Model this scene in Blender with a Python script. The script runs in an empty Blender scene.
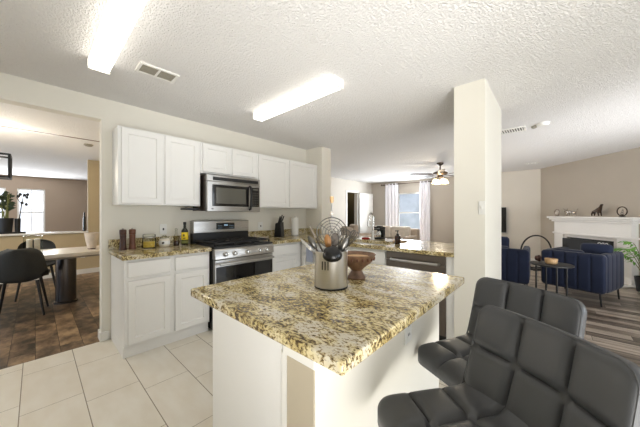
import bpy, bmesh, math, random
from mathutils import Matrix, Vector
random.seed(7)
PI = math.pi
scn = bpy.context.scene
COL = scn.collection

# ------------------------------------------------------------------ camera, world, light, exposure
cam_d = bpy.data.cameras.new('camera')
cam_d.sensor_width = 36
cam_d.lens = 36 * 259 / 640
cam_d.clip_start = 0.02
cam = bpy.data.objects.new('camera', cam_d)
COL.objects.link(cam)
cam.location = (0, 0, 1.281)
cam.rotation_euler = (PI / 2, 0, math.radians(-47.7))
scn.camera = cam

world = bpy.data.worlds.new('sky')
scn.world = world
world.use_nodes = True
wb = world.node_tree.nodes['Background']
wb.inputs[0].default_value = (0.76, 0.87, 1.0, 1)
wb.inputs[1].default_value = 1.15

def area(name, loc, target, sx, sy, power, color, spread=180):
    d = bpy.data.lights.new(name, 'AREA')
    d.shape = 'RECTANGLE'
    d.size, d.size_y = sx, sy
    d.energy = power
    d.color = color
    d.spread = math.radians(spread)
    o = bpy.data.objects.new(name, d)
    o.location = loc
    o.rotation_euler = (Vector(target) - Vector(loc)).to_track_quat('-Z', 'Y').to_euler()
    COL.objects.link(o)
    return o

def point(name, loc, power, color, r=0.05):
    d = bpy.data.lights.new(name, 'POINT')
    d.energy = power
    d.color = color
    d.shadow_soft_size = r
    o = bpy.data.objects.new(name, d)
    o.location = loc
    COL.objects.link(o)
    return o

# two fills added to brighten the ceilings, then living room window daylight (out of frame)
area('ceiling_fill', (-0.2, -1.1, 0.8), (1.9, 1.7, 2.9), 1.8, 1.8, 13, (1.0, 0.99, 0.97), 72)
area('ceiling_fill_living', (3.4, -2.2, 0.8), (6.2, 0.4, 2.7), 1.8, 1.8, 17, (0.97, 0.98, 1.0), 76)
area('living_window_light', (5.6, -4.6, 1.2), (6.2, 0, 3.0), 3.6, 2.0, 50, (0.88, 0.94, 1.0))
sd = bpy.data.lights.new('sun', 'SUN')
sd.energy = 4
sd.angle = math.radians(1.0)
sd.color = (0.93, 0.97, 1.0)
sun = bpy.data.objects.new('sun', sd)
sun.rotation_euler = (Vector((-0.06, 1.0, -0.53))).to_track_quat('-Z', 'Y').to_euler()
COL.objects.link(sun)
area('family_window_light', (8.66, 3.76, 1.35), (5.0, 3.2, 2.0), 0.8, 1.3, 45, (0.88, 0.94, 1.0))
area('far_room_window_light', (-0.4, 12.1, 1.4), (-0.6, 8, 1.6), 1.6, 1.3, 70, (0.88, 0.94, 1.0))

scn.view_settings.view_transform = 'Standard'
scn.view_settings.look = 'None'
scn.view_settings.gamma = 1
scn.view_settings.use_curve_mapping = False
scn.view_settings.exposure = 0.96

# ------------------------------------------------------------------ materials
def lin(c):
    return tuple((x / 12.92 if x <= 0.04045 else ((x + 0.055) / 1.055) ** 2.4) for x in [v / 255 for v in c]) + (1,)

class NT:
    def __init__(self, name):
        self.m = bpy.data.materials.new(name)
        self.m.use_nodes = True
        self.t = self.m.node_tree
        self.b = self.t.nodes['Principled BSDF']
    def n(self, typ, **kw):
        nd = self.t.nodes.new(typ)
        for k, v in kw.items():
            if k.startswith('i_'):
                key = k[2:]
                key = int(key) if key.isdigit() else key.replace('_', ' ')
                s = nd.inputs[key]
                if isinstance(v, bpy.types.NodeSocket):
                    self.t.links.new(v, s)
                else:
                    s.default_value = v
            else:
                setattr(nd, k, v)
        return nd
    def link(self, a, b):
        self.t.links.new(a, b)
    def math(self, op, a, b=0.0, c=0.0):
        nd = self.n('ShaderNodeMath', operation=op)
        for i, v in enumerate((a, b, c)):
            if isinstance(v, bpy.types.NodeSocket):
                self.t.links.new(v, nd.inputs[i])
            else:
                nd.inputs[i].default_value = v
        return nd.outputs[0]
    def pos(self, scale=(1, 1, 1)):
        g = self.n('ShaderNodeNewGeometry')
        mp = self.n('ShaderNodeMapping')
        mp.inputs['Scale'].default_value = scale
        self.link(g.outputs['Position'], mp.inputs['Vector'])
        return mp.outputs[0]
    def ramp(self, fac, stops, interp='LINEAR'):
        r = self.n('ShaderNodeValToRGB')
        r.color_ramp.interpolation = interp
        el = r.color_ramp.elements
        while len(el) < len(stops):
            el.new(0.5)
        for e, (p, c) in zip(el, stops):
            e.position = p
            e.color = c
        self.link(fac, r.inputs[0])
        return r.outputs[0]
    def bump(self, h, strength=0.3, dist=0.01):
        b = self.n('ShaderNodeBump')
        b.inputs['Strength'].default_value = strength
        b.inputs['Distance'].default_value = dist
        self.link(h, b.inputs['Height'])
        self.link(b.outputs[0], self.b.inputs['Normal'])
    def mix(self, fac, a, b, blend='MIX'):
        m = self.n('ShaderNodeMix', data_type='RGBA', blend_type=blend)
        for s, v in ((m.inputs[0], fac), (m.inputs[6], a), (m.inputs[7], b)):
            if isinstance(v, bpy.types.NodeSocket):
                self.t.links.new(v, s)
            else:
                s.default_value = v
        return m.outputs[2]

def simple(name, rgb, rough=0.5, metal=0.0, spec=0.5, noise=0.0, nscale=30, bump=0.0, bdist=0.004, emit=0, sheen=0, coat=0):
    k = NT(name)
    c = lin(rgb)
    k.b.inputs['Base Color'].default_value = c
    k.b.inputs['Roughness'].default_value = rough
    k.b.inputs['Metallic'].default_value = metal
    k.b.inputs['Specular IOR Level'].default_value = spec
    if sheen:
        k.b.inputs['Sheen Weight'].default_value = sheen
    if coat:
        k.b.inputs['Coat Weight'].default_value = coat
    if emit:
        k.b.inputs['Emission Color'].default_value = c
        k.b.inputs['Emission Strength'].default_value = emit
    nz = k.n('ShaderNodeTexNoise', i_Vector=k.pos(), i_Scale=nscale, i_Detail=4.0)
    if noise:
        d = tuple(v * (1 - noise) for v in c[:3]) + (1,)
        l = tuple(min(1, v * (1 + noise)) for v in c[:3]) + (1,)
        k.link(k.ramp(nz.outputs[0], [(0.3, d), (0.7, l)]), k.b.inputs['Base Color'])
    if bump:
        k.bump(nz.outputs[0], bump, bdist)
    return k.m

M = {}
M['wall'] = simple('cream_wall_paint', (235, 231, 220), 0.75, spec=0.2, noise=0.012, nscale=3, bump=0.15, bdist=0.002)
M['taupe'] = simple('taupe_wall_paint', (190, 181, 169), 0.8, spec=0.2, noise=0.015, nscale=3, bump=0.12, bdist=0.002)
M['greige'] = simple('pale_greige_wall_paint', (219, 213, 203), 0.8, spec=0.2, noise=0.015, nscale=3)
M['tan'] = simple('tan_wall_paint', (192, 174, 141), 0.8, spec=0.2, noise=0.02, nscale=3)
M['brown_taupe'] = simple('brown_taupe_wall_paint', (166, 148, 130), 0.8, spec=0.2, noise=0.02, nscale=3)
M['trim'] = simple('white_trim_paint', (238, 236, 230), 0.4, noise=0.01, nscale=5)
M['cab'] = simple('white_cabinet_paint', (240, 239, 236), 0.35, noise=0.008, nscale=5)
M['white_plastic'] = simple('white_plastic', (240, 239, 234), 0.35, noise=0.01)
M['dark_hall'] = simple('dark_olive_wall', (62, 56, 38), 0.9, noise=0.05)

k = NT('popcorn_ceiling')
v = k.pos()
n1 = k.n('ShaderNodeTexNoise', i_Vector=v, i_Scale=85.0, i_Detail=3.0, i_Roughness=0.55)
n2 = k.n('ShaderNodeTexVoronoi', i_Vector=v, i_Scale=85.0)
h = k.math('ADD', k.ramp(n1.outputs[0], [(0.40, (0, 0, 0, 1)), (0.62, (1, 1, 1, 1))]), k.math('MULTIPLY', n2.outputs[0], -0.5))
k.b.inputs['Base Color'].default_value = lin((247, 245, 243))
k.b.inputs['Roughness'].default_value = 0.9
k.b.inputs['Specular IOR Level'].default_value = 0.1
k.bump(h, 0.8, 0.009)
M['ceiling'] = k.m

# 12x24 tile, long side along Y, each row stepped
k = NT('cream_floor_tile')
g = k.n('ShaderNodeNewGeometry')
sp = k.n('ShaderNodeSeparateXYZ')
k.link(g.outputs['Position'], sp.inputs[0])
ux = k.math('DIVIDE', k.math('ADD', sp.outputs[0], 0.07), 0.303)
row = k.math('FLOOR', ux)
fx = k.math('FRACT', ux)
uy = k.math('DIVIDE', k.math('ADD', sp.outputs[1], k.math('MULTIPLY_ADD', row, 0.142, -2.5)), 0.605)
fy = k.math('FRACT', uy)
cidx = k.math('FLOOR', uy)
dx = k.math('MULTIPLY', k.math('MINIMUM', fx, k.math('SUBTRACT', 1.0, fx)), 0.303)
dy = k.math('MULTIPLY', k.math('MINIMUM', fy, k.math('SUBTRACT', 1.0, fy)), 0.605)
gx = k.math('LESS_THAN', dx, 0.0026)
gy = k.math('LESS_THAN', dy, 0.0018)
gr = k.math('MAXIMUM', gx, gy)
cv = k.n('ShaderNodeCombineXYZ', i_0=row, i_1=cidx)
wn = k.n('ShaderNodeTexWhiteNoise', i_Vector=cv.outputs[0])
nz = k.n('ShaderNodeTexNoise', i_Vector=k.pos((3, 1.2, 1)), i_Scale=3.0, i_Detail=6.0)
base = k.ramp(nz.outputs[0], [(0.3, lin((232, 224, 208))), (0.7, lin((242, 237, 226)))])
base = k.mix(k.math('MULTIPLY', wn.outputs[0], 0.25), base, lin((226, 217, 200)))
k.link(k.mix(gr, base, lin((150, 137, 116))), k.b.inputs['Base Color'])
k.b.inputs['Roughness'].default_value = 0.38
k.bump(k.math('SUBTRACT', 1.0, gr), 0.3, 0.002)
M['tile'] = k.m

def planks(name, width, length, cols, rough, streak=(28, 2.2, 1), contrast=0.5, gap=0.0018, dark=(30, 24, 20)):
    k = NT(name)
    g = k.n('ShaderNodeNewGeometry')
    sp = k.n('ShaderNodeSeparateXYZ')
    k.link(g.outputs['Position'], sp.inputs[0])
    ux = k.math('DIVIDE', k.math('ADD', sp.outputs[0], 20.0), width)
    row = k.math('FLOOR', ux)
    fx = k.math('FRACT', ux)
    w1 = k.n('ShaderNodeTexWhiteNoise', noise_dimensions='1D', i_W=row)
    uy = k.math('ADD', k.math('DIVIDE', sp.outputs[1], length), k.math('MULTIPLY', w1.outputs[0], 7.0))
    fy = k.math('FRACT', uy)
    cv = k.n('ShaderNodeCombineXYZ', i_0=row, i_1=k.math('FLOOR', uy))
    wn = k.n('ShaderNodeTexWhiteNoise', i_Vector=cv.outputs[0])
    off = k.n('ShaderNodeVectorMath', operation='MULTIPLY_ADD')
    k.link(wn.outputs[1], off.inputs[0])
    off.inputs[1].default_value = (9, 9, 9)
    k.link(k.pos(streak), off.inputs[2])
    nz = k.n('ShaderNodeTexNoise', i_Vector=off.outputs[0], i_Scale=1.0, i_Detail=6.0, i_Roughness=0.62)
    fac = k.math('ADD', k.math('MULTIPLY', nz.outputs[0], 1.0), k.math('MULTIPLY_ADD', wn.outputs[0], contrast, -contrast / 2))
    c = k.ramp(fac, [(0.30 + 0.40 * i / (len(cols) - 1), lin(x)) for i, x in enumerate(cols)])
    d1 = k.math('MULTIPLY', k.math('MINIMUM', fx, k.math('SUBTRACT', 1.0, fx)), width)
    d2 = k.math('MULTIPLY', k.math('MINIMUM', fy, k.math('SUBTRACT', 1.0, fy)), length)
    gp = k.math('LESS_THAN', k.math('MINIMUM', d1, d2), gap)
    k.link(k.mix(gp, c, lin(dark)), k.b.inputs['Base Color'])
    k.b.inputs['Roughness'].default_value = rough
    k.bump(fac, 0.15, 0.003)
    return k.m
M['wood_dining'] = planks('rustic_brown_floor', 0.16, 1.1, [(56, 45, 34), (104, 84, 64), (142, 117, 90), (178, 150, 116)], 0.4, (8, 5, 1), 0.28)
M['wood_living'] = planks('grey_streaked_floor', 0.13, 1.2, [(78, 68, 60), (120, 107, 96), (152, 139, 126), (184, 171, 158)], 0.36, (34, 1.3, 1), 0.3)

k = NT('granite')
v = k.pos()
rot = k.n('ShaderNodeMapping')
rot.inputs['Rotation'].default_value = (0, 0, math.radians(42))
rot.inputs['Scale'].default_value = (1.35, 0.75, 1.0)
k.link(v, rot.inputs['Vector'])
warp = k.n('ShaderNodeTexNoise', i_Vector=rot.outputs[0], i_Scale=14.0, i_Detail=3.0)
vm = k.n('ShaderNodeVectorMath', operation='MULTIPLY_ADD')
k.link(warp.outputs[1], vm.inputs[0])
vm.inputs[1].default_value = (0.05, 0.05, 0.05)
k.link(rot.outputs[0], vm.inputs[2])
wv = vm.outputs[0]
lo = k.n('ShaderNodeTexNoise', i_Vector=wv, i_Scale=9.0, i_Detail=3.0)
base = k.ramp(lo.outputs[0], [(0.36, lin((204, 186, 126))), (0.50, lin((228, 214, 168))), (0.62, lin((220, 212, 192)))])
md = k.n('ShaderNodeTexNoise', i_Vector=wv, i_Scale=82.0, i_Detail=5.0, i_Roughness=0.66)
fac = k.math('ADD', md.outputs[0], k.math('MULTIPLY_ADD', lo.outputs[0], 0.34, -0.17))
olive = k.ramp(fac, [(0.465, (1, 1, 1, 1)), (0.535, (0, 0, 0, 1))])
c = k.mix(k.math('MULTIPLY', olive, 0.9), base, lin((152, 128, 78)))
dk = k.ramp(fac, [(0.405, (1, 1, 1, 1)), (0.455, (0, 0, 0, 1))])
c = k.mix(k.math('MULTIPLY', dk, 0.92), c, lin((58, 46, 36)))
fi = k.n('ShaderNodeTexNoise', i_Vector=wv, i_Scale=120.0, i_Detail=4.0, i_Roughness=0.6)
gs = k.ramp(fi.outputs[0], [(0.60, (0, 0, 0, 1)), (0.68, (1, 1, 1, 1))])
c = k.mix(k.math('MULTIPLY', gs, 0.75), c, lin((108, 98, 92)))
k.link(c, k.b.inputs['Base Color'])
k.b.inputs['Roughness'].default_value = 0.14
M['granite'] = k.m

k = NT('brushed_stainless')
k.b.inputs['Base Color'].default_value = lin((186, 184, 181))
k.b.inputs['Metallic'].default_value = 1
nz = k.n('ShaderNodeTexNoise', i_Vector=k.pos((2, 2, 300)), i_Scale=1.0, i_Detail=2.0)
k.link(k.ramp(nz.outputs[0], [(0.3, (0.26, 0.26, 0.26, 1)), (0.7, (0.38, 0.38, 0.38, 1))]), k.b.inputs['Roughness'])
k.b.inputs['Anisotropic'].default_value = 0.75
k.b.inputs['Anisotropic Rotation'].default_value = 0.25
tg = k.n('ShaderNodeTangent', direction_type='RADIAL', axis='Z')
k.link(tg.outputs[0], k.b.inputs['Tangent'])
M['steel'] = k.m
k = NT('polished_steel')
k.b.inputs['Base Color'].default_value = lin((214, 212, 208))
k.b.inputs['Metallic'].default_value = 1
k.b.inputs['Roughness'].default_value = 0.36
k.b.inputs['Anisotropic'].default_value = 0.85
k.b.inputs['Anisotropic Rotation'].default_value = 0.25
tg = k.n('ShaderNodeTangent', direction_type='RADIAL', axis='Z')
k.link(tg.outputs[0], k.b.inputs['Tangent'])
M['polished'] = k.m
M['wire'] = simple('steel_wire', (118, 116, 112), 0.3, 1.0)
M['dark_steel'] = simple('dark_stainless', (112, 104, 97), 0.36, 1.0)
M['chrome'] = simple('chrome', (222, 222, 222), 0.12, 1.0)
M['black_glass'] = simple('black_glass', (14, 14, 16), 0.06, spec=0.6)
M['mw_glass'] = simple('grey_microwave_window', (92, 90, 82), 0.12, spec=0.7)
M['black'] = simple('black_plastic', (20, 20, 21), 0.4)
M['nylon'] = simple('glossy_black_nylon', (10, 10, 11), 0.25)
M['black_matte'] = simple('black_painted_metal', (24, 23, 23), 0.5)
M['iron'] = simple('cast_iron', (30, 29, 29), 0.6, noise=0.2)
M['leather'] = simple('charcoal_leather', (70, 71, 73), 0.40, spec=0.5, noise=0.06, nscale=9, bump=0.06, bdist=0.002)
M['navy'] = simple('navy_velvet', (26, 34, 56), 0.75, spec=0.2, sheen=0.15, noise=0.12, nscale=6)
M['navy_highlight'] = simple('navy_velvet_highlight', (62, 88, 148), 0.7, spec=0.2, sheen=0.6, noise=0.1, nscale=6)  # lighter navy: the arm's highlight put into the colour
M['walnut'] = simple('dark_walnut', (66, 36, 25), 0.4, noise=0.3, nscale=25)
M['walnut2'] = simple('mid_walnut', (104, 62, 42), 0.4, noise=0.25, nscale=25)
M['bowlwood'] = simple('carved_red_wood', (122, 92, 70), 0.45, noise=0.45, nscale=28)
M['tanwood'] = simple('tan_wood', (205, 168, 122), 0.5, noise=0.15, nscale=20)
M['spoonwood'] = simple('amber_wood', (150, 104, 54), 0.5, noise=0.15, nscale=20)
M['tabletop'] = simple('whitewashed_oak', (214, 205, 192), 0.3, noise=0.10, nscale=7)
M['tabledark'] = simple('grey_table_edge', (150, 140, 128), 0.5, noise=0.1, nscale=7)
M['drum'] = simple('polished_dark_drum', (92, 88, 88), 0.22, 0.85, noise=0.2, nscale=3)
M['shell'] = simple('dark_grey_chair_fabric', (50, 51, 50), 0.8, noise=0.08, nscale=60)
M['cloth'] = simple('white_curtain_cloth', (236, 234, 238), 0.9, noise=0.02)
M['sofa'] = simple('taupe_sofa_fabric', (172, 158, 143), 0.9, noise=0.08, nscale=12)
M['sofa_pillow'] = simple('ivory_pillow_fabric', (205, 196, 184), 0.9, noise=0.08, nscale=12)
M['bronze'] = simple('dark_bronze', (70, 58, 50), 0.3, 0.85, noise=0.25, nscale=40)
M['silver'] = simple('antique_silver', (168, 160, 152), 0.25, 0.95, noise=0.15, nscale=60)
M['leaf'] = simple('green_leaf', (112, 172, 62), 0.5, noise=0.25, nscale=20)
M['darkleaf'] = simple('deep_green_leaf', (44, 58, 30), 0.5, noise=0.3, nscale=20)
M['stem'] = simple('green_stem', (116, 120, 62), 0.6, noise=0.2)
M['mustard'] = simple('mustard_contents', (226, 192, 84), 0.5, noise=0.15, nscale=40)
M['wax'] = simple('cream_wax', (236, 228, 212), 0.5, noise=0.03)
M['label_yellow'] = simple('yellow_paper_label', (238, 206, 40), 0.5, noise=0.05)
M['label_red'] = simple('red_print', (150, 40, 30), 0.5, noise=0.05)
M['olive_glass'] = simple('dark_olive_glass', (34, 36, 20), 0.08, spec=0.6, noise=0.1)
M['amber_glass'] = simple('amber_brown_glass', (52, 30, 20), 0.12, spec=0.6, noise=0.1)
M['cork'] = simple('cork', (178, 146, 108), 0.8, noise=0.1)
M['red'] = simple('red_sponge', (168, 44, 40), 0.8, noise=0.1)
M['blue_cloth'] = simple('pale_blue_cloth', (176, 184, 204), 0.9, noise=0.05)
M['paper'] = simple('white_paper', (242, 241, 237), 0.9, noise=0.01)
M['ceramic'] = simple('white_marbled_ceramic', (216, 206, 196), 0.4, noise=0.1, nscale=14)
M['marble'] = simple('white_marble', (228, 224, 220), 0.25, noise=0.05, nscale=6)
M['mantel'] = simple('white_mantel_paint', (247, 245, 243), 0.4, noise=0.01)
M['gasket'] = simple('grey_vent_filter', (158, 152, 138), 0.9, noise=0.1, nscale=80)
M['fan_metal'] = simple('brushed_bronze_fan', (92, 78, 66), 0.35, 0.8)
M['blade'] = simple('dark_fan_blade', (70, 56, 46), 0.5, noise=0.15)
M['lens'] = simple('lit_lamp_lens', (255, 250, 240), 0.4, emit=1.6)
M['globe'] = simple('lit_glass_globe', (255, 236, 200), 0.3, emit=1.0)
M['bulb'] = simple('lit_bulb', (255, 214, 150), 0.3, emit=6)
M['screen'] = simple('dark_tv_screen', (18, 18, 20), 0.15)
M['print'] = simple('dark_ink', (40, 38, 36), 0.7)
M['display'] = simple('blue_grey_display', (120, 150, 170), 0.3, emit=0.4)
M['photo'] = simple('yellowed_print', (150, 130, 70), 0.7, noise=0.3, nscale=12)

def glassy(name, tint, alpha):
    k = NT(name)
    t = k.t
    out = t.nodes['Material Output']
    tr = k.n('ShaderNodeBsdfTransparent')
    tr.inputs[0].default_value = tint
    gl = k.n('ShaderNodeBsdfGlossy')
    gl.inputs['Roughness'].default_value = 0.03
    mx = k.n('ShaderNodeMixShader')
    lw = k.n('ShaderNodeLayerWeight')
    lw.inputs[0].default_value = alpha
    k.link(lw.outputs['Fresnel'], mx.inputs[0])
    k.link(tr.outputs[0], mx.inputs[1])
    k.link(gl.outputs[0], mx.inputs[2])
    k.link(mx.outputs[0], out.inputs[0])
    return k.m
M['pane'] = glassy('window_glass', (0.78, 0.80, 0.83, 1), 0.12)
M['glass'] = glassy('clear_glass', (0.93, 0.94, 0.92, 1), 0.12)

# ------------------------------------------------------------------ mesh helpers
class MB:
    def __init__(self, mat=None):
        self.bm = bmesh.new()
        self.X = mat or Matrix.Identity(4)
    def V(self, p):
        return self.bm.verts.new(self.X @ Vector(p))
    def F(self, vs):
        try:
            return self.bm.faces.new(vs)
        except ValueError:
            return None
    def box(self, x0, x1, y0, y1, z0, z1):
        a = [self.V(p) for p in ((x0, y0, z0), (x1, y0, z0), (x1, y1, z0), (x0, y1, z0), (x0, y0, z1), (x1, y0, z1), (x1, y1, z1), (x0, y1, z1))]
        for q in ((3, 2, 1, 0), (4, 5, 6, 7), (0, 1, 5, 4), (1, 2, 6, 5), (2, 3, 7, 6), (3, 0, 4, 7)):
            self.F([a[i] for i in q])
        return self
    def lathe(self, prof, c=(0, 0, 0), n=24, cap=True, axis='z', sx=1, sy=1):
        rings = []
        for r, z in prof:
            ring = []
            for i in range(n):
                t = 2 * PI * i / n
                p = (r * math.cos(t) * sx, r * math.sin(t) * sy, z)
                if axis == 'x':
                    p = (p[2], p[0], p[1])
                elif axis == 'y':
                    p = (p[1], p[2], p[0])
                ring.append(self.V((c[0] + p[0], c[1] + p[1], c[2] + p[2])))
            rings.append(ring)
        for a, b in zip(rings, rings[1:]):
            for i in range(n):
                self.F((a[i], a[(i + 1) % n], b[(i + 1) % n], b[i]))
        if cap:
            self.F(list(reversed(rings[0])))
            self.F(rings[-1])
        return self
    def cyl(self, c, r, h, axis='z', n=20, r2=None):
        return self.lathe([(r, 0), (r if r2 is None else r2, h)], c, n, True, axis)
    def sphere(self, c, r, n=14, m=9):
        if not hasattr(r, '__len__'):
            r = (r, r, r)
        top = self.V((c[0], c[1], c[2] + r[2]))
        bot = self.V((c[0], c[1], c[2] - r[2]))
        rings = []
        for j in range(1, m):
            ph = PI * j / m
            rings.append([self.V((c[0] + r[0] * math.sin(ph) * math.cos(2 * PI * i / n), c[1] + r[1] * math.sin(ph) * math.sin(2 * PI * i / n), c[2] + r[2] * math.cos(ph))) for i in range(n)])
        for i in range(n):
            self.F((top, rings[0][i], rings[0][(i + 1) % n]))
            self.F((bot, rings[-1][(i + 1) % n], rings[-1][i]))
        for a, b in zip(rings, rings[1:]):
            for i in range(n):
                self.F((a[i], b[i], b[(i + 1) % n], a[(i + 1) % n]))
        return self
    def tube(self, pts, r, n=8, closed=False):
        P = [Vector(p) for p in pts]
        N = len(P)
        rr = r if hasattr(r, '__len__') else [r] * N
        rings = []
        prev = None
        for i, p in enumerate(P):
            if closed:
                t = (P[(i + 1) % N] - P[i - 1])
            else:
                t = P[min(i + 1, N - 1)] - P[max(i - 1, 0)]
            t.normalize()
            if prev is None:
                u = t.cross(Vector((0, 0, 1)))
                if u.length < 1e-3:
                    u = t.cross(Vector((1, 0, 0)))
            else:
                u = prev - t * prev.dot(t)
            u.normalize()
            prev = u
            w = t.cross(u)
            rings.append([self.V(p + (u * math.cos(2 * PI * k / n) + w * math.sin(2 * PI * k / n)) * rr[i]) for k in range(n)])
        m = N if closed else N - 1
        for i in range(m):
            a, b = rings[i], rings[(i + 1) % N]
            for k in range(n):
                self.F((a[k], a[(k + 1) % n], b[(k + 1) % n], b[k]))
        if not closed:
            self.F(list(reversed(rings[0])))
            self.F(rings[-1])
        return self
    def ring(self, c, R, r, u=(1, 0, 0), w=(0, 0, 1), seg=32, n=6, Rw=None):
        u = Vector(u).normalized(); w = Vector(w).normalized(); c = Vector(c)
        Rw = R if Rw is None else Rw
        return self.tube([c + u * R * math.cos(2 * PI * i / seg) + w * Rw * math.sin(2 * PI * i / seg) for i in range(seg)], r, n, True)
    def prism(self, poly, z0, z1):
        a = [self.V((x, y, z0)) for x, y in poly]
        b = [self.V((x, y, z1)) for x, y in poly]
        n = len(poly)
        self.F(list(reversed(a)))
        self.F(b)
        for i in range(n):
            self.F((a[i], a[(i + 1) % n], b[(i + 1) % n], b[i]))
        return self
    def panel(self, x0, x1, z0, z1, y, t, steps):
        """a panel facing -Y with its front at y; steps = [(inset, depth behind the front)]"""
        rings = []
        back = [self.V(p) for p in ((x0, y + t, z0), (x1, y + t, z0), (x1, y + t, z1), (x0, y + t, z1))]
        rings.append(back)
        for ins, d in steps:
            rings.append([self.V(p) for p in ((x0 + ins, y + d, z0 + ins), (x1 - ins, y + d, z0 + ins), (x1 - ins, y + d, z1 - ins), (x0 + ins, y + d, z1 - ins))])
        self.F(back[::-1])
        for a, b in zip(rings, rings[1:]):
            for i in range(4):
                self.F((a[i], a[(i + 1) % 4], b[(i + 1) % 4], b[i]))
        self.F(rings[-1])
        return self

def build(mb, name, mat, parent=None, bevel=0.0, seg=2, smooth=True, angle=40, label=None, cat=None, group=None, kind=None, recenter=True, subsurf=0):
    bm = mb.bm
    bmesh.ops.recalc_face_normals(bm, faces=bm.faces)
    me = bpy.data.meshes.new(name)
    o = bpy.data.objects.new(name, me)
    if parent is not None:
        inv = WM[parent.name].inverted()
        bmesh.ops.transform(bm, matrix=inv, verts=bm.verts)
        WM[o.name] = WM[parent.name]
    elif recenter and len(bm.verts):
        xs = [v.co.x for v in bm.verts]; ys = [v.co.y for v in bm.verts]; zs = [v.co.z for v in bm.verts]
        b = Vector(((min(xs) + max(xs)) / 2, (min(ys) + max(ys)) / 2, min(zs)))
        bmesh.ops.translate(bm, vec=-b, verts=bm.verts)
        o.location = b
        WM[o.name] = Matrix.Translation(b)
    else:
        WM[o.name] = Matrix.Identity(4)
    bm.to_mesh(me)
    bm.free()
    me.materials.append(M[mat] if isinstance(mat, str) else mat)
    if smooth:
        for p in me.polygons:
            p.use_smooth = True
        me.set_sharp_from_angle(angle=math.radians(angle))
    COL.objects.link(o)
    if parent is not None:
        o.parent = parent
    if bevel:
        md = o.modifiers.new('edge', 'BEVEL')
        md.width = bevel; md.segments = seg; md.limit_method = 'ANGLE'; md.angle_limit = math.radians(35)
    if subsurf:
        md = o.modifiers.new('sub', 'SUBSURF'); md.levels = subsurf; md.render_levels = subsurf
    if label: o['label'] = label
    if cat: o['category'] = cat
    if group: o['group'] = group
    if kind: o['kind'] = kind
    return o
WM = {}

def thing(name, label, cat, loc=(0, 0, 0), rot=0.0, group=None):
    o = bpy.data.objects.new(name, None)
    o.empty_display_size = 0.1
    o.location = loc
    o.rotation_euler = (0, 0, rot)
    COL.objects.link(o)
    WM[o.name] = Matrix.Translation(loc) @ Matrix.Rotation(rot, 4, 'Z')
    o['label'] = label; o['category'] = cat
    if group: o['group'] = group
    return o

def W(t):
    return WM[t.name]

def struct(name, mat, boxes, bevel=0.0):
    m = MB()
    for b in boxes:
        m.box(*b)
    return build(m, name, mat, kind='structure', bevel=bevel)

def quilt(mb, w, L, th, nc, nr, bulge, mapf, cr=0.03, nx=12, ny=12, back_bulge=0.0, edge=0.55, seam=0.16):
    """a quilted pad: a in [-w/2,w/2], s in [0,L]; mapf(a, s, h) gives the point"""
    NX, NY = nc * nx, nr * ny
    def edgefac(d, r):
        d = max(0, min(1, d / r))
        return math.sqrt(max(0, 1 - (1 - d) ** 2))
    def rnd(a, s):
        da = abs(a) - (w / 2 - cr)
        s2 = s - L / 2
        ds = abs(s2) - (L / 2 - cr)
        if da > 0 and ds > 0:
            mm, nn = max(da, ds), math.hypot(da, ds)
            kf = mm / nn
            a = math.copysign(w / 2 - cr + da * kf, a)
            s2 = math.copysign(L / 2 - cr + ds * kf, s2)
        return a, s2 + L / 2
    top, bot = [], []
    for j in range(NY + 1):
        rt, rb = [], []
        for i in range(NX + 1):
            a0 = -w / 2 + w * i / NX
            s0 = L * j / NY
            fa = (i % nx) / nx; fs = (j % ny) / ny
            pa = 1 - abs(2 * fa - 1) ** 5 if i % nx else 0
            ps = 1 - abs(2 * fs - 1) ** 5 if j % ny else 0
            ec = (i < 1 or i > NX - 1 or j < 1 or j > NY - 1)
            if i < nx / 2 or i > NX - nx / 2: pa = max(pa, 0.75)
            if j < ny / 2 or j > NY - ny / 2: ps = max(ps, 0.75)
            pil = (pa * ps) ** 0.45
            d = min(w / 2 - abs(a0), s0, L - s0)
            e = edgefac(d + 0.0005, 0.022)
            a, s = rnd(a0, s0)
            hh = th / 2 * (edge + (1 - edge) * e) + bulge * (pil - 1) * e
            hb = th / 2 * (edge + (1 - edge) * e)
            rt.append(mb.V(mapf(a, s, hh)))
            rb.append(mb.V(mapf(a, s, -hb)))
        top.append(rt); bot.append(rb)
    for j in range(NY):
        for i in range(NX):
            mb.F((top[j][i], top[j][i + 1], top[j + 1][i + 1], top[j + 1][i]))
            mb.F((bot[j][i], bot[j + 1][i], bot[j + 1][i + 1], bot[j][i + 1]))
    for i in range(NX):
        mb.F((top[0][i], bot[0][i], bot[0][i + 1], top[0][i + 1]))
        mb.F((top[NY][i], top[NY][i + 1], bot[NY][i + 1], bot[NY][i]))
    for j in range(NY):
        mb.F((top[j][0], top[j + 1][0], bot[j + 1][0], bot[j][0]))
        mb.F((top[j][NX], bot[j][NX], bot[j + 1][NX], top[j + 1][NX]))
    return mb

def rotz(loc, deg):
    return Matrix.Translation(loc) @ Matrix.Rotation(math.radians(deg), 4, 'Z')

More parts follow.
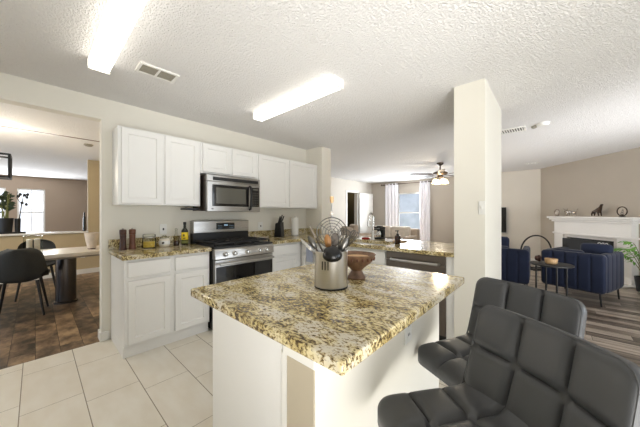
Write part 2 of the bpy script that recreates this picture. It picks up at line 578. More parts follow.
# ------------------------------------------------------------------ the setting
CEIL = 2.44
struct('floor_kitchen', 'tile', [(-2.5, 2.60, -4.6, 3.37, -0.1, 0)])
struct('floor_living', 'wood_living', [(2.60, 9.0, -6.0, 5.42, -0.1, 0)])
struct('floor_dining', 'wood_dining', [(-5.0, 3.3, 3.37, 12.4, -0.1, 0)])
struct('ceiling_kitchen', 'ceiling', [(-2.5, 2.9, -4.6, 5.42, CEIL, CEIL + 0.1), (2.9, 9.0, -5.8, 5.42, CEIL, CEIL + 0.1)])  # living part extended out of view to keep sun off the visible floor
struct('ceiling_dining', 'ceiling', [(-5.0, 3.3, 5.42, 12.4, CEIL, CEIL + 0.1), (-5.0, -2.5, 3.37, 5.42, CEIL, CEIL + 0.1)])
struct('wall_back', 'wall', [(0.447, 3.33, 3.37, 3.49, 0, CEIL), (-1.6, 0.447, 3.37, 3.49, 2.227, CEIL), (-2.5, -1.6, 3.37, 3.49, 0, CEIL)])
struct('wall_stub', 'wall', [(3.33, 3.58, 2.99, 5.42, 0, CEIL)])
struct('wall_column', 'wall', [(2.59, 3.49, 0.447, 0.691, 0, CEIL)])
struct('wall_left', 'greige', [(3.58, 7.20, 5.30, 5.42, 0, CEIL), (7.81, 8.92, 5.30, 5.42, 0, CEIL), (7.20, 7.81, 5.30, 5.42, 2.02, CEIL)])
struct('wall_light_block', 'wall', [(-1.80, -1.68, -4.6, 3.37, 0, CEIL), (-1.68, 0.1, -4.6, -4.5, 0, CEIL)])  # unseen walls added to cut daylight reaching the island's end
struct('ground_bounce', simple('pale_bounce_ground', (205, 200, 190), 0.9, noise=0.05), [(-8, 16, -16, -4.6, -0.2, -0.06)])  # unseen ground added to bounce sun up onto the ceiling
struct('ground_garden', simple('dry_grass', (150, 150, 120), 0.9, noise=0.15), [(9.0, 24, -4.6, 24, -0.3, -0.2), (-12, 9.0, 12.4, 24, -0.3, -0.2)])
struct('wall_backdrop', simple('pale_backdrop', (232, 228, 230), 0.8, noise=0.2, nscale=1.6), [(13.5, 13.7, -2, 12, -0.2, 4.5), (-6, 6, 17.0, 17.2, -0.2, 4.5)])  # made-up backdrop outside, added so the windows don't blow out
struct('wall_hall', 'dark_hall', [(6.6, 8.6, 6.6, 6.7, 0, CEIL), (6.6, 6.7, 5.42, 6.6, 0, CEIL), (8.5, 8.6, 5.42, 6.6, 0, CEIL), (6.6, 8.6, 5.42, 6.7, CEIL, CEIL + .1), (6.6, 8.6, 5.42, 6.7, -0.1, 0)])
struct('wall_far', 'taupe', [(8.80, 8.92, 4.22, 5.30, 0, CEIL), (8.80, 8.92, 2.2, 3.30, 0, CEIL), (8.80, 8.92, 3.30, 4.22, 0, 0.62), (8.80, 8.92, 3.30, 4.22, 2.01, CEIL)])
struct('wall_television', 'greige', [(8.80, 8.92, 0.288, 2.2, 0, CEIL)])  # same plane as wall_far; window light is put into its paler colour
# angled fireplace wall: frame with x along the wall away from the corner, -y towards the room
FW = Matrix(((-0.774, 0.633, 0, 8.8), (-0.633, -0.774, 0, 0.288), (0, 0, 1, 0), (0, 0, 0, 1)))
m = MB(FW); m.box(-0.05, 5.4, 0, 0.12, 0, CEIL)
build(m, 'wall_fireplace', 'taupe', kind='structure')
m = MB(FW); m.box(2.16, 5.4, -0.015, 0, 0, 0.10); m.box(0, 0.55, -0.015, 0, 0, 0.10)
build(m, 'baseboard_fireplace', 'trim', kind='structure', bevel=0.004)
struct('baseboard_television', 'trim', [(8.785, 8.80, 0.30, 2.2, 0, 0.10)])
struct('baseboard_back', 'trim', [(0.447, 0.505, 3.355, 3.37, 0, 0.09), (0.432, 0.447, 3.355, 3.49, 0, 0.09)], bevel=0.004)
# dining side
struct('wall_dining_half', 'tan', [(-5.0, 0.763, 7.44, 7.56, 0, 0.87)])
struct('trim_ledge', 'trim', [(-5.0, 0.763, 7.39, 7.61, 0.87, 0.905)], bevel=0.006)
struct('baseboard_dining', 'trim', [(-5.0, 1.0, 7.425, 7.44, 0, 0.10)])
struct('wall_dining_pier', 'tan', [(0.763, 1.0, 7.44, 7.56, 0, CEIL)])
struct('wall_dining_right', 'tan', [(1.0, 1.1, 3.49, 7.56, 0, CEIL)])
struct('wall_far_room_right', 'brown_taupe', [(3.2, 3.3, 7.56, 12.2, 0, CEIL)])
struct('wall_far_room', 'brown_taupe', [(0.21, 3.3, 12.2, 12.32, 0, CEIL), (-0.60, -0.376, 12.2, 12.32, 0.6, 2.05), (-5.0, -1.3, 12.2, 12.32, 0, CEIL),
    (-1.3, 0.21, 12.2, 12.32, 0, 0.6), (-1.3, 0.21, 12.2, 12.32, 2.05, CEIL)])
struct('trim_ceiling_dining', 'walnut2', [(-5.0, 1.0, 5.42, 5.445, CEIL - 0.006, CEIL)])

# windows: frame with sash bars as structure, one pane each
def window(name, X, w, z0, z1, rail, bars):
    """X maps local x (0..w), y (depth, room at -y), z"""
    m = MB(X)
    f = 0.04
    m.box(0, f, 0.0, 0.06, z0, z1); m.box(w - f, w, 0.0, 0.06, z0, z1)
    m.box(f, w - f, 0.0, 0.06, z1 - f, z1); m.box(f, w - f, 0.0, 0.06, z0, z0 + f)
    m.box(f, w - f, 0.005, 0.05, rail - 0.022, rail + 0.022)
    for bx in bars:
        m.box(bx - 0.009, bx + 0.009, 0.02, 0.04, z0 + f, z1 - f)
    o = build(m, name, 'trim', kind='structure', recenter=False)
    g = MB(X); g.box(f, w - f, 0.028, 0.032, z0 + f, z1 - f)
    build(g, 'window_pane', 'pane', o, smooth=False)
    return o
window('window_1', Matrix.Translation((8.83, 4.22, 0)) @ Matrix.Rotation(-PI / 2, 4, 'Z'), 0.92, 0.62, 2.01, 1.31, [])
window('window_2', Matrix.Translation((-0.376, 12.22, 0)), 0.586, 0.6, 2.05, 1.32, [0.293])
window('window_3', Matrix.Translation((-1.30, 12.22, 0)), 0.70, 0.6, 2.05, 1.32, [0.35])
struct('trim_sill', 'trim', [(8.72, 8.83, 3.26, 4.26, 0.585, 0.62)])
# family door: casing is structure, the leaf hangs open
struct('trim_door_casing', 'trim', [(7.13, 7.20, 5.28, 5.30, 0, 2.09), (7.81, 7.88, 5.28, 5.30, 0, 2.09), (7.20, 7.81, 5.28, 5.30, 2.02, 2.09)])
m = MB(Matrix.Translation((7.87, 5.25, 0)) @ Matrix.Rotation(math.radians(-8), 4, 'Z'))
m.box(0, 0.74, -0.035, 0, 0.01, 2.02)
d = build(m, 'door_1', 'trim', kind='structure', bevel=0.003)
m = MB(Matrix.Translation((7.87, 5.25, 0)) @ Matrix.Rotation(math.radians(-8), 4, 'Z'))
m.cyl((0.68, -0.08, 0.95), 0.012, 0.045, 'y', 12).sphere((0.68, -0.09, 0.95), 0.028)
build(m, 'door_knob', 'chrome', d)
m = MB(); m.box(7.28, 7.52, 6.575, 6.598, 1.35, 1.75)
o = build(m, 'picture', 'photo', label='yellowed picture hanging on the dark wall inside the open family room doorway', cat='picture')

# ------------------------------------------------------------------ ceiling fixtures
def strip_light(xc, y0, y1, label):
    t = thing('ceiling_light', label, 'ceiling light', (xc, (y0 + y1) / 2, CEIL), 0)
    m = MB(); m.box(xc - 0.055, xc + 0.055, y0 + 0.016, y1 - 0.016, CEIL - 0.03, CEIL)
    build(m, 'housing', 'trim', t)
    m = MB()
    poly = [(-0.063, 0), (-0.063, -0.045), (-0.05, -0.062), (0.05, -0.062), (0.063, -0.045), (0.063, 0)]
    a = [m.V((xc + x, y0 + 0.012, CEIL - 0.018 + z)) for x, z in poly]
    b = [m.V((xc + x, y1 - 0.012, CEIL - 0.018 + z)) for x, z in poly]
    for i in range(6):
        m.F((a[i], a[(i + 1) % 6], b[(i + 1) % 6], b[i]))
    m.F(a); m.F(b[::-1])
    build(m, 'diffuser', 'lens', t)
    for yy in ((y0, y0 + 0.014), (y1 - 0.014, y1)):
        m = MB(); m.box(xc - 0.066, xc + 0.066, yy[0], yy[1], CEIL - 0.083, CEIL)
        build(m, 'end_cap', 'trim', t, bevel=0.003)
    return t
strip_light(0.325, 1.34, 2.57, 'long white fluorescent strip light on the ceiling, the one nearer the dining opening')
strip_light(1.735, 1.36, 2.56, 'white fluorescent strip light on the ceiling above the island and range aisle')

def vent(x0, x1, y0, y1, label, cells, along='x', dark='gasket', n=6):
    t = thing('ceiling_vent', label, 'air vent', ((x0 + x1) / 2, (y0 + y1) / 2, CEIL))
    f = 0.022
    m = MB()
    z0, z1 = CEIL - 0.014, CEIL
    m.box(x0, x1, y0, y0 + f, z0, z1); m.box(x0, x1, y1 - f, y1, z0, z1)
    m.box(x0, x0 + f, y0 + f, y1 - f, z0, z1); m.box(x1 - f, x1, y0 + f, y1 - f, z0, z1)
    for i in range(1, cells):
        if along == 'x':
            xx = x0 + (x1 - x0) * i / cells
            m.box(xx - 0.008, xx + 0.008, y0 + f, y1 - f, z0, z1)
        else:
            yy = y0 + (y1 - y0) * i / cells
            m.box(x0 + f, x1 - f, yy - 0.008, yy + 0.008, z0, z1)
    build(m, 'frame', 'trim', t, bevel=0.003)
    m = MB(); m.box(x0 + f, x1 - f, y0 + f, y1 - f, CEIL - 0.003, CEIL - 0.001)
    build(m, 'grille_backing', dark, t, smooth=False)
    for i in range(n):
        m = MB()
        if along == 'x':
            yy = y0 + f + (y1 - y0 - 2 * f) * (i + 0.5) / n
            m.box(x0 + f, x1 - f, yy - 0.003, yy + 0.003, CEIL - 0.011, CEIL - 0.003)
        else:
            yy = y0 + f + (y1 - y0 - 2 * f) * (i + 0.5) / n
            m.box(x0 + f, x1 - f, yy - 0.007, yy + 0.007, CEIL - 0.011, CEIL - 0.003)
        build(m, 'slat', 'gasket' if dark == 'gasket' else 'trim', t, smooth=False)
    return t
vent(0.535, 0.815, 2.325, 2.50, 'white framed two-section air vent on kitchen ceiling beside the long strip light', 2, 'x', 'gasket', 8)
vent(4.34, 4.58, 0.30, 0.60, 'white slatted air vent on ceiling just beyond the white column', 1, 'y', 'print', 9)
vent(7.60, 7.74, 0.28, 0.52, 'small dark slot vent far out on the living room ceiling', 1, 'y', 'print', 3)

t = thing('smoke_detector', 'white smoke detector pair on ceiling beside the slatted vent', 'smoke detector', (4.39, 0.14, CEIL))
m = MB(); m.lathe([(0.068, 0), (0.068, -0.012), (0.055, -0.035), (0.03, -0.04)], (4.38, 0.12, CEIL), 24)
build(m, 'detector_body', 'white_plastic', t)
m = MB(); m.lathe([(0.03, 0), (0.03, -0.02), (0.02, -0.03)], (4.45, 0.21, CEIL), 16)
build(m, 'sensor', 'gasket', t)
m = MB(); m.lathe([(0.06, 0), (0.06, -0.015), (0.04, -0.032)], (0.60, 5.80, CEIL), 20)
build(m, 'smoke_detector', 'gasket', label='small round detector on the dining room ceiling near the cabinet wall', cat='smoke detector')

point('hall_fill', (8.0, 5.9, 2.2), 6, (1.0, 0.85, 0.6), 0.1)  # unseen fill added to lift the dark doorway
# ceiling fan
fx, fy = 6.25, 1.96
t = thing('ceiling_fan', 'bronze ceiling fan with lit glass shades in the family room', 'ceiling fan', (fx, fy, CEIL))
m = MB(); m.lathe([(0.075, 0), (0.07, -0.03), (0.03, -0.06)], (fx, fy, CEIL)); build(m, 'canopy', 'fan_metal', t)
m = MB(); m.cyl((fx, fy, 2.25), 0.014, 0.15); build(m, 'downrod', 'fan_metal', t)
m = MB(); m.lathe([(0.05, 0.10), (0.10, 0.075), (0.155, 0.05), (0.16, 0.02), (0.12, -0.005), (0.06, -0.02), (0.06, -0.06), (0.03, -0.07)], (fx, fy, 2.17)); build(m, 'motor', 'fan_metal', t)
for i in range(5):
    a = math.radians(128 + 72 * i)
    X = Matrix.Translation((fx, fy, 2.185)) @ Matrix.Rotation(a, 4, 'Z') @ Matrix.Rotation(math.radians(9), 4, 'X')
    m = MB(X)
    m.prism([(0.20, -0.05), (0.24, -0.062), (0.62, -0.07), (0.67, -0.045), (0.67, 0.045), (0.62, 0.07), (0.24, 0.062), (0.20, 0.05)], -0.004, 0.004)
    b = build(m, 'blade', 'blade', t)
    m = MB(X); m.box(0.13, 0.26, -0.018, 0.018, -0.010, -0.004); build(m, 'blade_arm', 'fan_metal', b)
for i in range(4):
    a = PI / 4 + i * PI / 2
    c = (fx + 0.12 * math.cos(a), fy + 0.12 * math.sin(a), 2.02)
    m = MB(); m.tube([(fx + 0.05 * math.cos(a), fy + 0.05 * math.sin(a), 2.12), (fx + 0.10 * math.cos(a), fy + 0.10 * math.sin(a), 2.115), (c[0], c[1], 2.075)], 0.01, 8)
    build(m, 'lamp_arm', 'fan_metal', t)
    m = MB(); m.lathe([(0.02, 0.06), (0.045, 0.04), (0.065, -0.005), (0.075, -0.05), (0.07, -0.05), (0.06, -0.005), (0.04, 0.035), (0.018, 0.055)], c, 16)
    s = build(m, 'glass_shade', 'globe', t)
point('fan_lamp', (fx, fy, 1.88), 20, (1.0, 0.86, 0.66), 0.12)

# ------------------------------------------------------------------ kitchen cabinets
DOOR = [(0.0, 0.003), (0.003, 0.0), (0.052, 0.0), (0.058, 0.010), (0.064, 0.012), (0.075, 0.012)]
DRAWER = [(0.0, 0.004), (0.004, 0.0), (0.012, 0.0)]

def upper(x0, x1, z0, z1, splits, label):
    t = thing('wall_cabinet', label, 'cabinet', ((x0 + x1) / 2, 3.22, z0), 0)
    m = MB(); m.box(x0, x1, 3.092, 3.369, z0, z1)
    build(m, 'carcass', 'cab', t, bevel=0.002)
    for a, b in splits:
        m = MB(); m.panel(a, b, z0 + 0.015, z1 - 0.015, 3.072, 0.0195, DOOR)
        build(m, 'door', 'cab', t, smooth=False)
    return t
upper(0.53, 1.305, 1.367, 2.126, [(0.555, 0.905), (0.930, 1.285)], 'white two-door wall cabinet hanging above the wooden mills and jars')
upper(1.307, 2.082, 1.762, 2.126, [(1.33, 1.683), (1.706, 2.060)], 'short white two-door wall cabinet directly above the microwave')
upper(2.084, 3.325, 1.367, 2.126, [(2.105, 2.655), (2.680, 3.285)], 'wide white two-door wall cabinet above the knife block and paper towel')

def base(x0, x1, y0, y1, cells, label, X=None, depth=0.59, kick=True, name='base_cabinet'):
    """front faces local -Y at y0"""
    X = X or Matrix.Identity(4)
    c = X @ Vector(((x0 + x1) / 2, (y0 + y1) / 2, 0))
    t = thing(name, label, 'cabinet', c, 0)
    m = MB(X)
    m.box(x0, x1, y0 + 0.02, y1, 0.105, 0.873)
    build(m, 'carcass', 'cab', t, bevel=0.002)
    m = MB(X); m.box(x0, x1, y0 + 0.055, y1, 0.0, 0.105)
    build(m, 'toe_kick', 'cab', t)
    for kind, a, b, z0, z1 in cells:
        m = MB(X)
        m.panel(a, b, z0, z1, y0, 0.0195, DOOR if kind == 'door' else DRAWER)
        build(m, kind, 'cab', t, smooth=False)
    return t
base(0.52, 1.272, 2.76, 3.369, [('drawer', 0.545, 0.885, 0.715, 0.85), ('drawer', 0.925, 1.255, 0.715, 0.85),
     ('door', 0.545, 0.885, 0.125, 0.685), ('door', 0.925, 1.255, 0.125, 0.685)], 'white base cabinet with two drawers and doors beside the dining opening')
base(2.075, 2.63, 2.76, 3.369, [('drawer', 2.10, 2.56, 0.715, 0.85), ('door', 2.10, 2.56, 0.125, 0.685)], 'narrow white base cabinet between the gas range and the corner')
# peninsula: front faces -X at x = 2.63
PX = Matrix.Translation((2.63, 0, 0)) @ Matrix.Rotation(-PI / 2, 4, 'Z')   # local (x,y) -> world (2.63+y, -x)
base(-2.42, -1.392, 0.0, 0.60, [('drawer', -2.39, -1.90, 0.715, 0.85), ('drawer', -1.87, -1.41, 0.715, 0.85),
     ('door', -2.39, -1.90, 0.125, 0.685), ('door', -1.87, -1.41, 0.125, 0.685)], 'white sink cabinet under the faucet on the peninsula', PX)
base(-2.985, -2.425, 0.0, 0.60, [('drawer', -2.755, -2.45, 0.715, 0.85), ('door', -2.755, -2.45, 0.125, 0.685)], 'white corner cabinet of the peninsula with a pale cloth on it', PX)
m = MB(); m.box(2.585, 2.597, 2.50, 2.62, 0.60, 0.845); m.box(2.597, 2.612, 2.50, 2.62, 0.835, 0.845)
build(m, 'dish_cloth', 'blue_cloth', bevel=0.004, label='pale blue cloth hanging on the corner cabinet behind the crock', cat='cloth')

m = MB(); m.box(3.232, 3.30, 0.70, 2.985, 0, 0.872)
build(m, 'peninsula_back', 'wall', label='cream panel closing the family room side of the sink peninsula', cat='panel')

m = MB(); m.box(2.632, 3.21, 0.693, 0.770, 0.0, 0.873)
build(m, 'filler_panel', 'cab', label='narrow white filler panel between the dishwasher and the column', cat='panel')
# worktops
m = MB(); m.box(0.498, 1.278, 2.735, 3.368, 0.875, 0.915)
t = build(m, 'countertop', 'granite', bevel=0.006, label='short granite countertop with wooden mills and jars beside the range', cat='countertop')
m = MB(); m.box(0.498, 1.278, 3.347, 3.368, 0.916, 1.015)
build(m, 'backsplash', 'granite', t, bevel=0.003)
m = MB()
m.box(2.068, 2.594, 2.735, 3.368, 0.875, 0.915)
m.box(2.594, 3.328, 2.995, 3.368, 0.875, 0.915)
m.box(2.594, 3.49, 2.20, 2.985, 0.875, 0.915)
m.box(2.594, 3.328, 2.985, 2.995, 0.875, 0.915)
m.box(2.594, 3.49, 0.693, 1.45, 0.875, 0.915)
m.box(2.594, 2.70, 1.45, 2.20, 0.875, 0.915)
m.box(3.08, 3.49, 1.45, 2.20, 0.875, 0.915)
t = build(m, 'countertop', 'granite', label='L-shaped granite countertop running from the range round to the white column', cat='countertop')
m = MB(); m.box(2.068, 3.326, 3.347, 3.368, 0.916, 1.015); m.box(3.308, 3.328, 2.995, 3.347, 0.916, 1.015)
build(m, 'backsplash', 'granite', t)
# sink
t = thing('kitchen_sink', 'steel undermount sink set in the peninsula countertop', 'sink', (2.89, 1.825, 0.70))
m = MB()
m.box(2.70, 3.08, 1.45, 2.20, 0.70, 0.706)
m.box(2.70, 2.706, 1.45, 2.20, 0.706, 0.874); m.box(3.074, 3.08, 1.45, 2.20, 0.706, 0.874)
m.box(2.706, 3.074, 1.45, 1.456, 0.706, 0.874); m.box(2.706, 3.074, 2.194, 2.20, 0.706, 0.874)
build(m, 'basin', 'steel', t)
m = MB(); m.lathe([(0.045, 0), (0.045, 0.004), (0.03, 0.003)], (2.89, 1.825, 0.706)); build(m, 'drain', 'chrome', t)
# faucet
t = thing('faucet', 'tall chrome gooseneck faucet standing at the peninsula sink', 'faucet', (3.13, 1.86, 0.9155))
m = MB(); m.lathe([(0.03, 0), (0.03, 0.012), (0.02, 0.03), (0.02, 0.12), (0.016, 0.13)], (3.13, 1.86, 0.9155)); build(m, 'faucet_base', 'chrome', t)
m = MB(); m.tube([(3.13, 1.86, 1.04), (3.13, 1.86, 1.20)] + [(3.13 - 0.055 + 0.055 * math.cos(a), 1.86, 1.225 + 0.06 * math.sin(a)) for a in [i * PI / 8 for i in range(9)]] + [(3.02, 1.86, 1.17)], 0.0135, 10); build(m, 'spout', 'chrome', t)
m = MB(); m.cyl((3.02, 1.86, 1.11), 0.019, 0.07); build(m, 'spray_head', 'chrome', t)
m = MB(); m.tube([(3.13, 1.84, 0.99), (3.13, 1.795, 1.0), (3.13, 1.76, 1.04)], 0.008, 8); build(m, 'handle', 'chrome', t)

# ------------------------------------------------------------------ gas range
RX0, RX1 = 1.286, 2.060
t = thing('gas_range', 'stainless gas range with black cooktop between the granite counters', 'stove', ((RX0 + RX1) / 2, 3.03, 0))
m = MB(); m.box(RX0, RX1, 2.74, 3.33, 0.02, 0.895); build(m, 'body', 'black_matte', t, bevel=0.003)
for lx in (RX0 + 0.05, RX1 - 0.05):
    for ly in (2.79, 3.27):
        m = MB(); m.cyl((lx, ly, 0), 0.018, 0.022); build(m, 'foot', 'black', t)
m = MB(); m.box(RX0, RX1, 2.70, 3.26, 0.896, 0.918); build(m, 'cooktop', 'black', t, bevel=0.005)
m = MB(); m.prism([(2.70, 0.895), (2.685, 0.880), (2.672, 0.785), (2.74, 0.785), (2.74, 0.895)], RX0, RX1)
for vv in m.bm.verts: vv.co = Vector((vv.co.z, vv.co.x, vv.co.y))
build(m, 'control_panel', 'steel', t, bevel=0.003)
for i, kx in enumerate((0.115, 0.225, 0.387, 0.555, 0.655)):
    cx_, cz_ = RX0 + kx, 0.835
    m = MB(); m.lathe([(0.027, 0.004), (0.027, -0.008), (0.021, -0.014), (0.019, -0.038), (0.015, -0.041)], (cx_, 2.678, cz_), 20, True, 'y')
    b = build(m, 'knob', 'chrome', t)
    m = MB(); m.box(cx_ - 0.002, cx_ + 0.002, 2.634, 2.638, cz_, cz_ + 0.016); build(m, 'pointer', 'black', b, smooth=False)
m = MB(); m.panel(RX0 + 0.006, RX1 - 0.006, 0.205, 0.775, 2.69, 0.05, [(0, 0.003), (0.003, 0), (0.01, 0)])
od = build(m, 'oven_door', 'steel', t, smooth=False)
m = MB(); m.box(RX0 + 0.018, RX1 - 0.018, 2.684, 2.69, 0.225, 0.700); build(m, 'oven_window', 'black_glass', od, bevel=0.002)
m = MB(); m.tube([(RX0 + 0.035, 2.632, 0.735), (RX1 - 0.035, 2.632, 0.735)], 0.014, 12)
for hx in (RX0 + 0.06, RX1 - 0.06): m.box(hx - 0.012, hx + 0.012, 2.636, 2.69, 0.725, 0.745)
build(m, 'oven_handle', 'steel', od)
m = MB(); m.panel(RX0 + 0.006, RX1 - 0.006, 0.045, 0.195, 2.69, 0.05, [(0, 0.003), (0.003, 0), (0.01, 0)]); build(m, 'storage_drawer', 'steel', t, smooth=False)
# backguard
m = MB(); m.box(RX0 + 0.004, RX1 - 0.004, 3.262, 3.34, 0.90, 1.035); build(m, 'backguard_base', 'black', t)
m = MB(); m.box(RX0 + 0.004, RX1 - 0.004, 3.25, 3.345, 1.035, 1.188); bg = build(m, 'backguard', 'steel', t, bevel=0.008)
m = MB(); m.box(RX0 + 0.29, RX0 + 0.545, 3.244, 3.25, 1.075, 1.158); dp = build(m, 'display_panel', 'black_glass', bg, bevel=0.002)
m = MB()
m.box(RX0 + 0.395, RX0 + 0.445, 3.2425, 3.244, 1.118, 1.138)
for i in range(4):
    for j in range(2):
        m.box(RX0 + 0.31 + 0.016 * i, RX0 + 0.319 + 0.016 * i, 3.2425, 3.244, 1.088 + 0.03 * j, 1.092 + 0.03 * j)
        m.box(RX0 + 0.47 + 0.016 * i, RX0 + 0.479 + 0.016 * i, 3.2425, 3.244, 1.088 + 0.03 * j, 1.092 + 0.03 * j)
build(m, 'clock_display', 'display', bg, smooth=False)
for gx0, gx1 in ((RX0 + 0.02, RX0 + 0.265), (RX0 + 0.27, RX0 + 0.505), (RX0 + 0.51, RX1 - 0.02)):
    m = MB()
    for yy in (2.74, 2.86, 2.98, 3.10, 3.22):
        m.box(gx0, gx1, yy - 0.007, yy + 0.007, 0.942, 0.957)
    for xx in (gx0 + 0.007, (gx0 + gx1) / 2, gx1 - 0.007):
        m.box(xx - 0.007, xx + 0.007, 2.735, 3.225, 0.942, 0.957)
    for xx in (gx0 + 0.007, gx1 - 0.007):
        for yy in (2.745, 3.215):
            m.box(xx - 0.008, xx + 0.008, yy - 0.008, yy + 0.008, 0.918, 0.942)
    build(m, 'grate', 'iron', t, bevel=0.002)
for bx, by, r in ((RX0 + 0.14, 2.86, 0.045), (RX0 + 0.14, 3.10, 0.035), (RX0 + 0.387, 2.98, 0.05), (RX1 - 0.14, 2.86, 0.04), (RX1 - 0.14, 3.10, 0.045)):
    m = MB(); m.lathe([(r, 0), (r, 0.012), (r * 0.8, 0.014), (r * 0.8, 0.021), (r * 0.7, 0.022)], (bx, by, 0.918), 20); build(m, 'burner', 'iron', t)

# ------------------------------------------------------------------ microwave
MX0, MX1 = 1.325, 2.045
YF = 2.955
t = thing('microwave', 'stainless over-the-range microwave under the short cabinet', 'microwave', ((MX0 + MX1) / 2, 3.16, 1.325))
m = MB(); m.box(MX0 + 0.004, MX1 - 0.004, YF + 0.045, 3.365, 1.3130, 1.7350); build(m, 'case', 'dark_steel', t)
m = MB(); m.box(MX0, MX1, YF + 0.005, YF + 0.045, 1.6610, 1.7360); tp = build(m, 'vent_bar', 'steel', t, bevel=0.004)
m = MB(); m.box(MX0 + 0.07, MX1 - 0.03, YF + 0.0015, YF + 0.005, 1.6730, 1.7130); gr_ = build(m, 'grille', 'black', tp, smooth=False)
m = MB(); m.box(MX0, MX1, YF, YF + 0.045, 1.3040, 1.6590); dr = build(m, 'door', 'steel', t, bevel=0.006)
m = MB(); m.box(MX0 + 0.06, MX0 + 0.545, YF - 0.004, YF, 1.3680, 1.6230); wf = build(m, 'door_window', 'black_glass', dr, bevel=0.003)
m = MB(); m.box(MX0 + 0.105, MX0 + 0.50, YF - 0.0065, YF - 0.0045, 1.3980, 1.5880); build(m, 'window_mesh', 'mw_glass', dr, bevel=0.001)
m = MB(); m.box(MX0 + 0.575, MX1 - 0.018, YF - 0.004, YF, 1.3680, 1.6230); cp = build(m, 'control_panel', 'black_glass', t, bevel=0.003)
m = MB(); m.box(MX0 + 0.605, MX1 - 0.035, YF - 0.006, YF - 0.0045, 1.5860, 1.6060); build(m, 'clock', 'mw_glass', cp, smooth=False)
for i in range(3):
    for j in range(6):
        m = MB(); m.box(MX0 + 0.608 + i * 0.03, MX0 + 0.626 + i * 0.03, YF - 0.006, YF - 0.0045, 1.3830 + 0.032 * j, 1.3920 + 0.032 * j)
        build(m, 'button', 'mw_glass', cp, smooth=False)
hx = MX0 + 0.558
m = MB(); m.tube([(hx, YF, 1.6330), (hx, YF - 0.022, 1.6260), (hx, YF - 0.036, 1.5780), (hx, YF - 0.042, 1.4880), (hx, YF - 0.036, 1.3880), (hx, YF - 0.022, 1.3380), (hx, YF, 1.3300)], 0.014, 10); build(m, 'door_handle', 'black', dr)
m = MB(); m.box(MX0 + 0.05, MX0 + 0.075, YF - 0.0015, YF, 1.3300, 1.3420); build(m, 'emblem', 'print', dr, smooth=False)
m = MB(); m.box(1.16, 1.30, 3.10, 3.30, 1.3230, 1.3440)
build(m, 'under_cabinet_light', 'black', bevel=0.003, label='small black bar mounted under the wall cabinet beside the microwave', cat='light fixture')

# ------------------------------------------------------------------ dishwasher
t = thing('dishwasher', 'dark stainless dishwasher built into the peninsula beside the white column', 'dishwasher', (2.93, 1.075, 0))
m = MB(); m.box(2.655, 3.21, 0.775, 1.385, 0.10, 0.868); build(m, 'tub', 'black_matte', t)
m = MB(); m.box(2.615, 2.655, 0.772, 1.388, 0.11, 0.78); dd = build(m, 'door', 'dark_steel', t, bevel=0.004)
m = MB(); m.box(2.615, 2.655, 0.772, 1.388, 0.784, 0.868); build(m, 'control_strip', 'dark_steel', t, bevel=0.004)
m = MB(); m.tube([(2.617, 0.83, 0.79), (2.582, 0.84, 0.79), (2.568, 1.08, 0.79), (2.582, 1.32, 0.79), (2.617, 1.33, 0.79)], 0.014, 10); build(m, 'handle', 'steel', dd)
m = MB(); m.box(2.69, 3.21, 0.775, 1.385, 0, 0.10); build(m, 'toe_kick', 'black', t)

# ------------------------------------------------------------------ island
t = thing('kitchen_island', 'white kitchen island base with cream half wall on its stool side', 'kitchen island', (1.04, 0.80, 0))
m = MB(); m.box(0.532, 1.556, 0.622, 1.125, 0.0, 0.874); build(m, 'cabinet_box', 'cab', t, bevel=0.002)
m = MB(); m.box(0.526, 1.56, 0.4945, 0.621, 0.0, 0.845); build(m, 'half_wall', 'wall', t, bevel=0.004)
m = MB(); m.box(0.520, 0.5255, 0.4965, 0.611, 0.0, 0.845); o = build(m, 'end_panel', simple('beige_paint', (188, 177, 156), 0.75, spec=0.2, noise=0.02, nscale=4), t, bevel=0.001); o['label'] = 'beige painted wall end'
m = MB(); m.box(0.518, 1.562, 0.492, 0.63, 0.846, 0.874); build(m, 'trim_board', 'trim', t, bevel=0.003)
m = MB(); m.box(0.522, 0.532, 0.612, 0.642, 0.0, 0.846); build(m, 'corner_moulding', 'trim', t, bevel=0.003)
m = MB(); m.box(0.5275, 0.532, 0.645, 1.122, 0.0, 0.872); build(m, 'side_panel', 'cab', t, bevel=0.001)
for i, (a, b) in enumerate(((0.56, 1.03), (1.06, 1.53))):
    m = MB(Matrix.Translation((2.09, 2.25, 0)) @ Matrix.Rotation(PI, 4, 'Z')); m.panel(2.09 - b, 2.09 - a, 0.125, 0.83, 1.105, 0.0195, DOOR); build(m, 'door', 'cab', t, smooth=False)
m = MB(); m.box(0.508, 1.663, 0.387, 1.318, 0.876, 0.916)
build(m, 'island_countertop', 'granite', bevel=0.008, seg=3, label='large speckled granite island top holding the steel crock and wooden bowl', cat='countertop')

def outlet(name, loc, ang, label, slots=2, wide=0.072):
    X = Matrix.Translation(loc) @ Matrix.Rotation(ang, 4, 'Z')
    t = thing(name, label, 'outlet', loc, ang)
    m = MB(X); m.box(-wide / 2, wide / 2, -0.006, 0, -0.058, 0.058); build(m, 'cover_plate', 'white_plastic', t, bevel=0.002)
    if slots == 2:
        for z in (-0.02, 0.02):
            m = MB(X); m.box(-0.016, 0.016, -0.0085, -0.006, z - 0.014, z + 0.014); s = build(m, 'socket', 'white_plastic', t, bevel=0.002)
            m = MB(X); m.box(-0.008, -0.005, -0.0095, -0.0085, z - 0.006, z + 0.006); m.box(0.005, 0.008, -0.0095, -0.0085, z - 0.006, z + 0.006); build(m, 'slot', 'print', s, smooth=False)
    else:
        m = MB(X); m.box(-0.006, 0.006, -0.018, -0.006, -0.012, 0.012); build(m, 'toggle', 'print' if slots == 3 else 'white_plastic', t, bevel=0.002)
    return t
outlet('wall_outlet', (0.998, 3.369, 1.10), 0, 'white switch plate on the wall above the jars', 3)
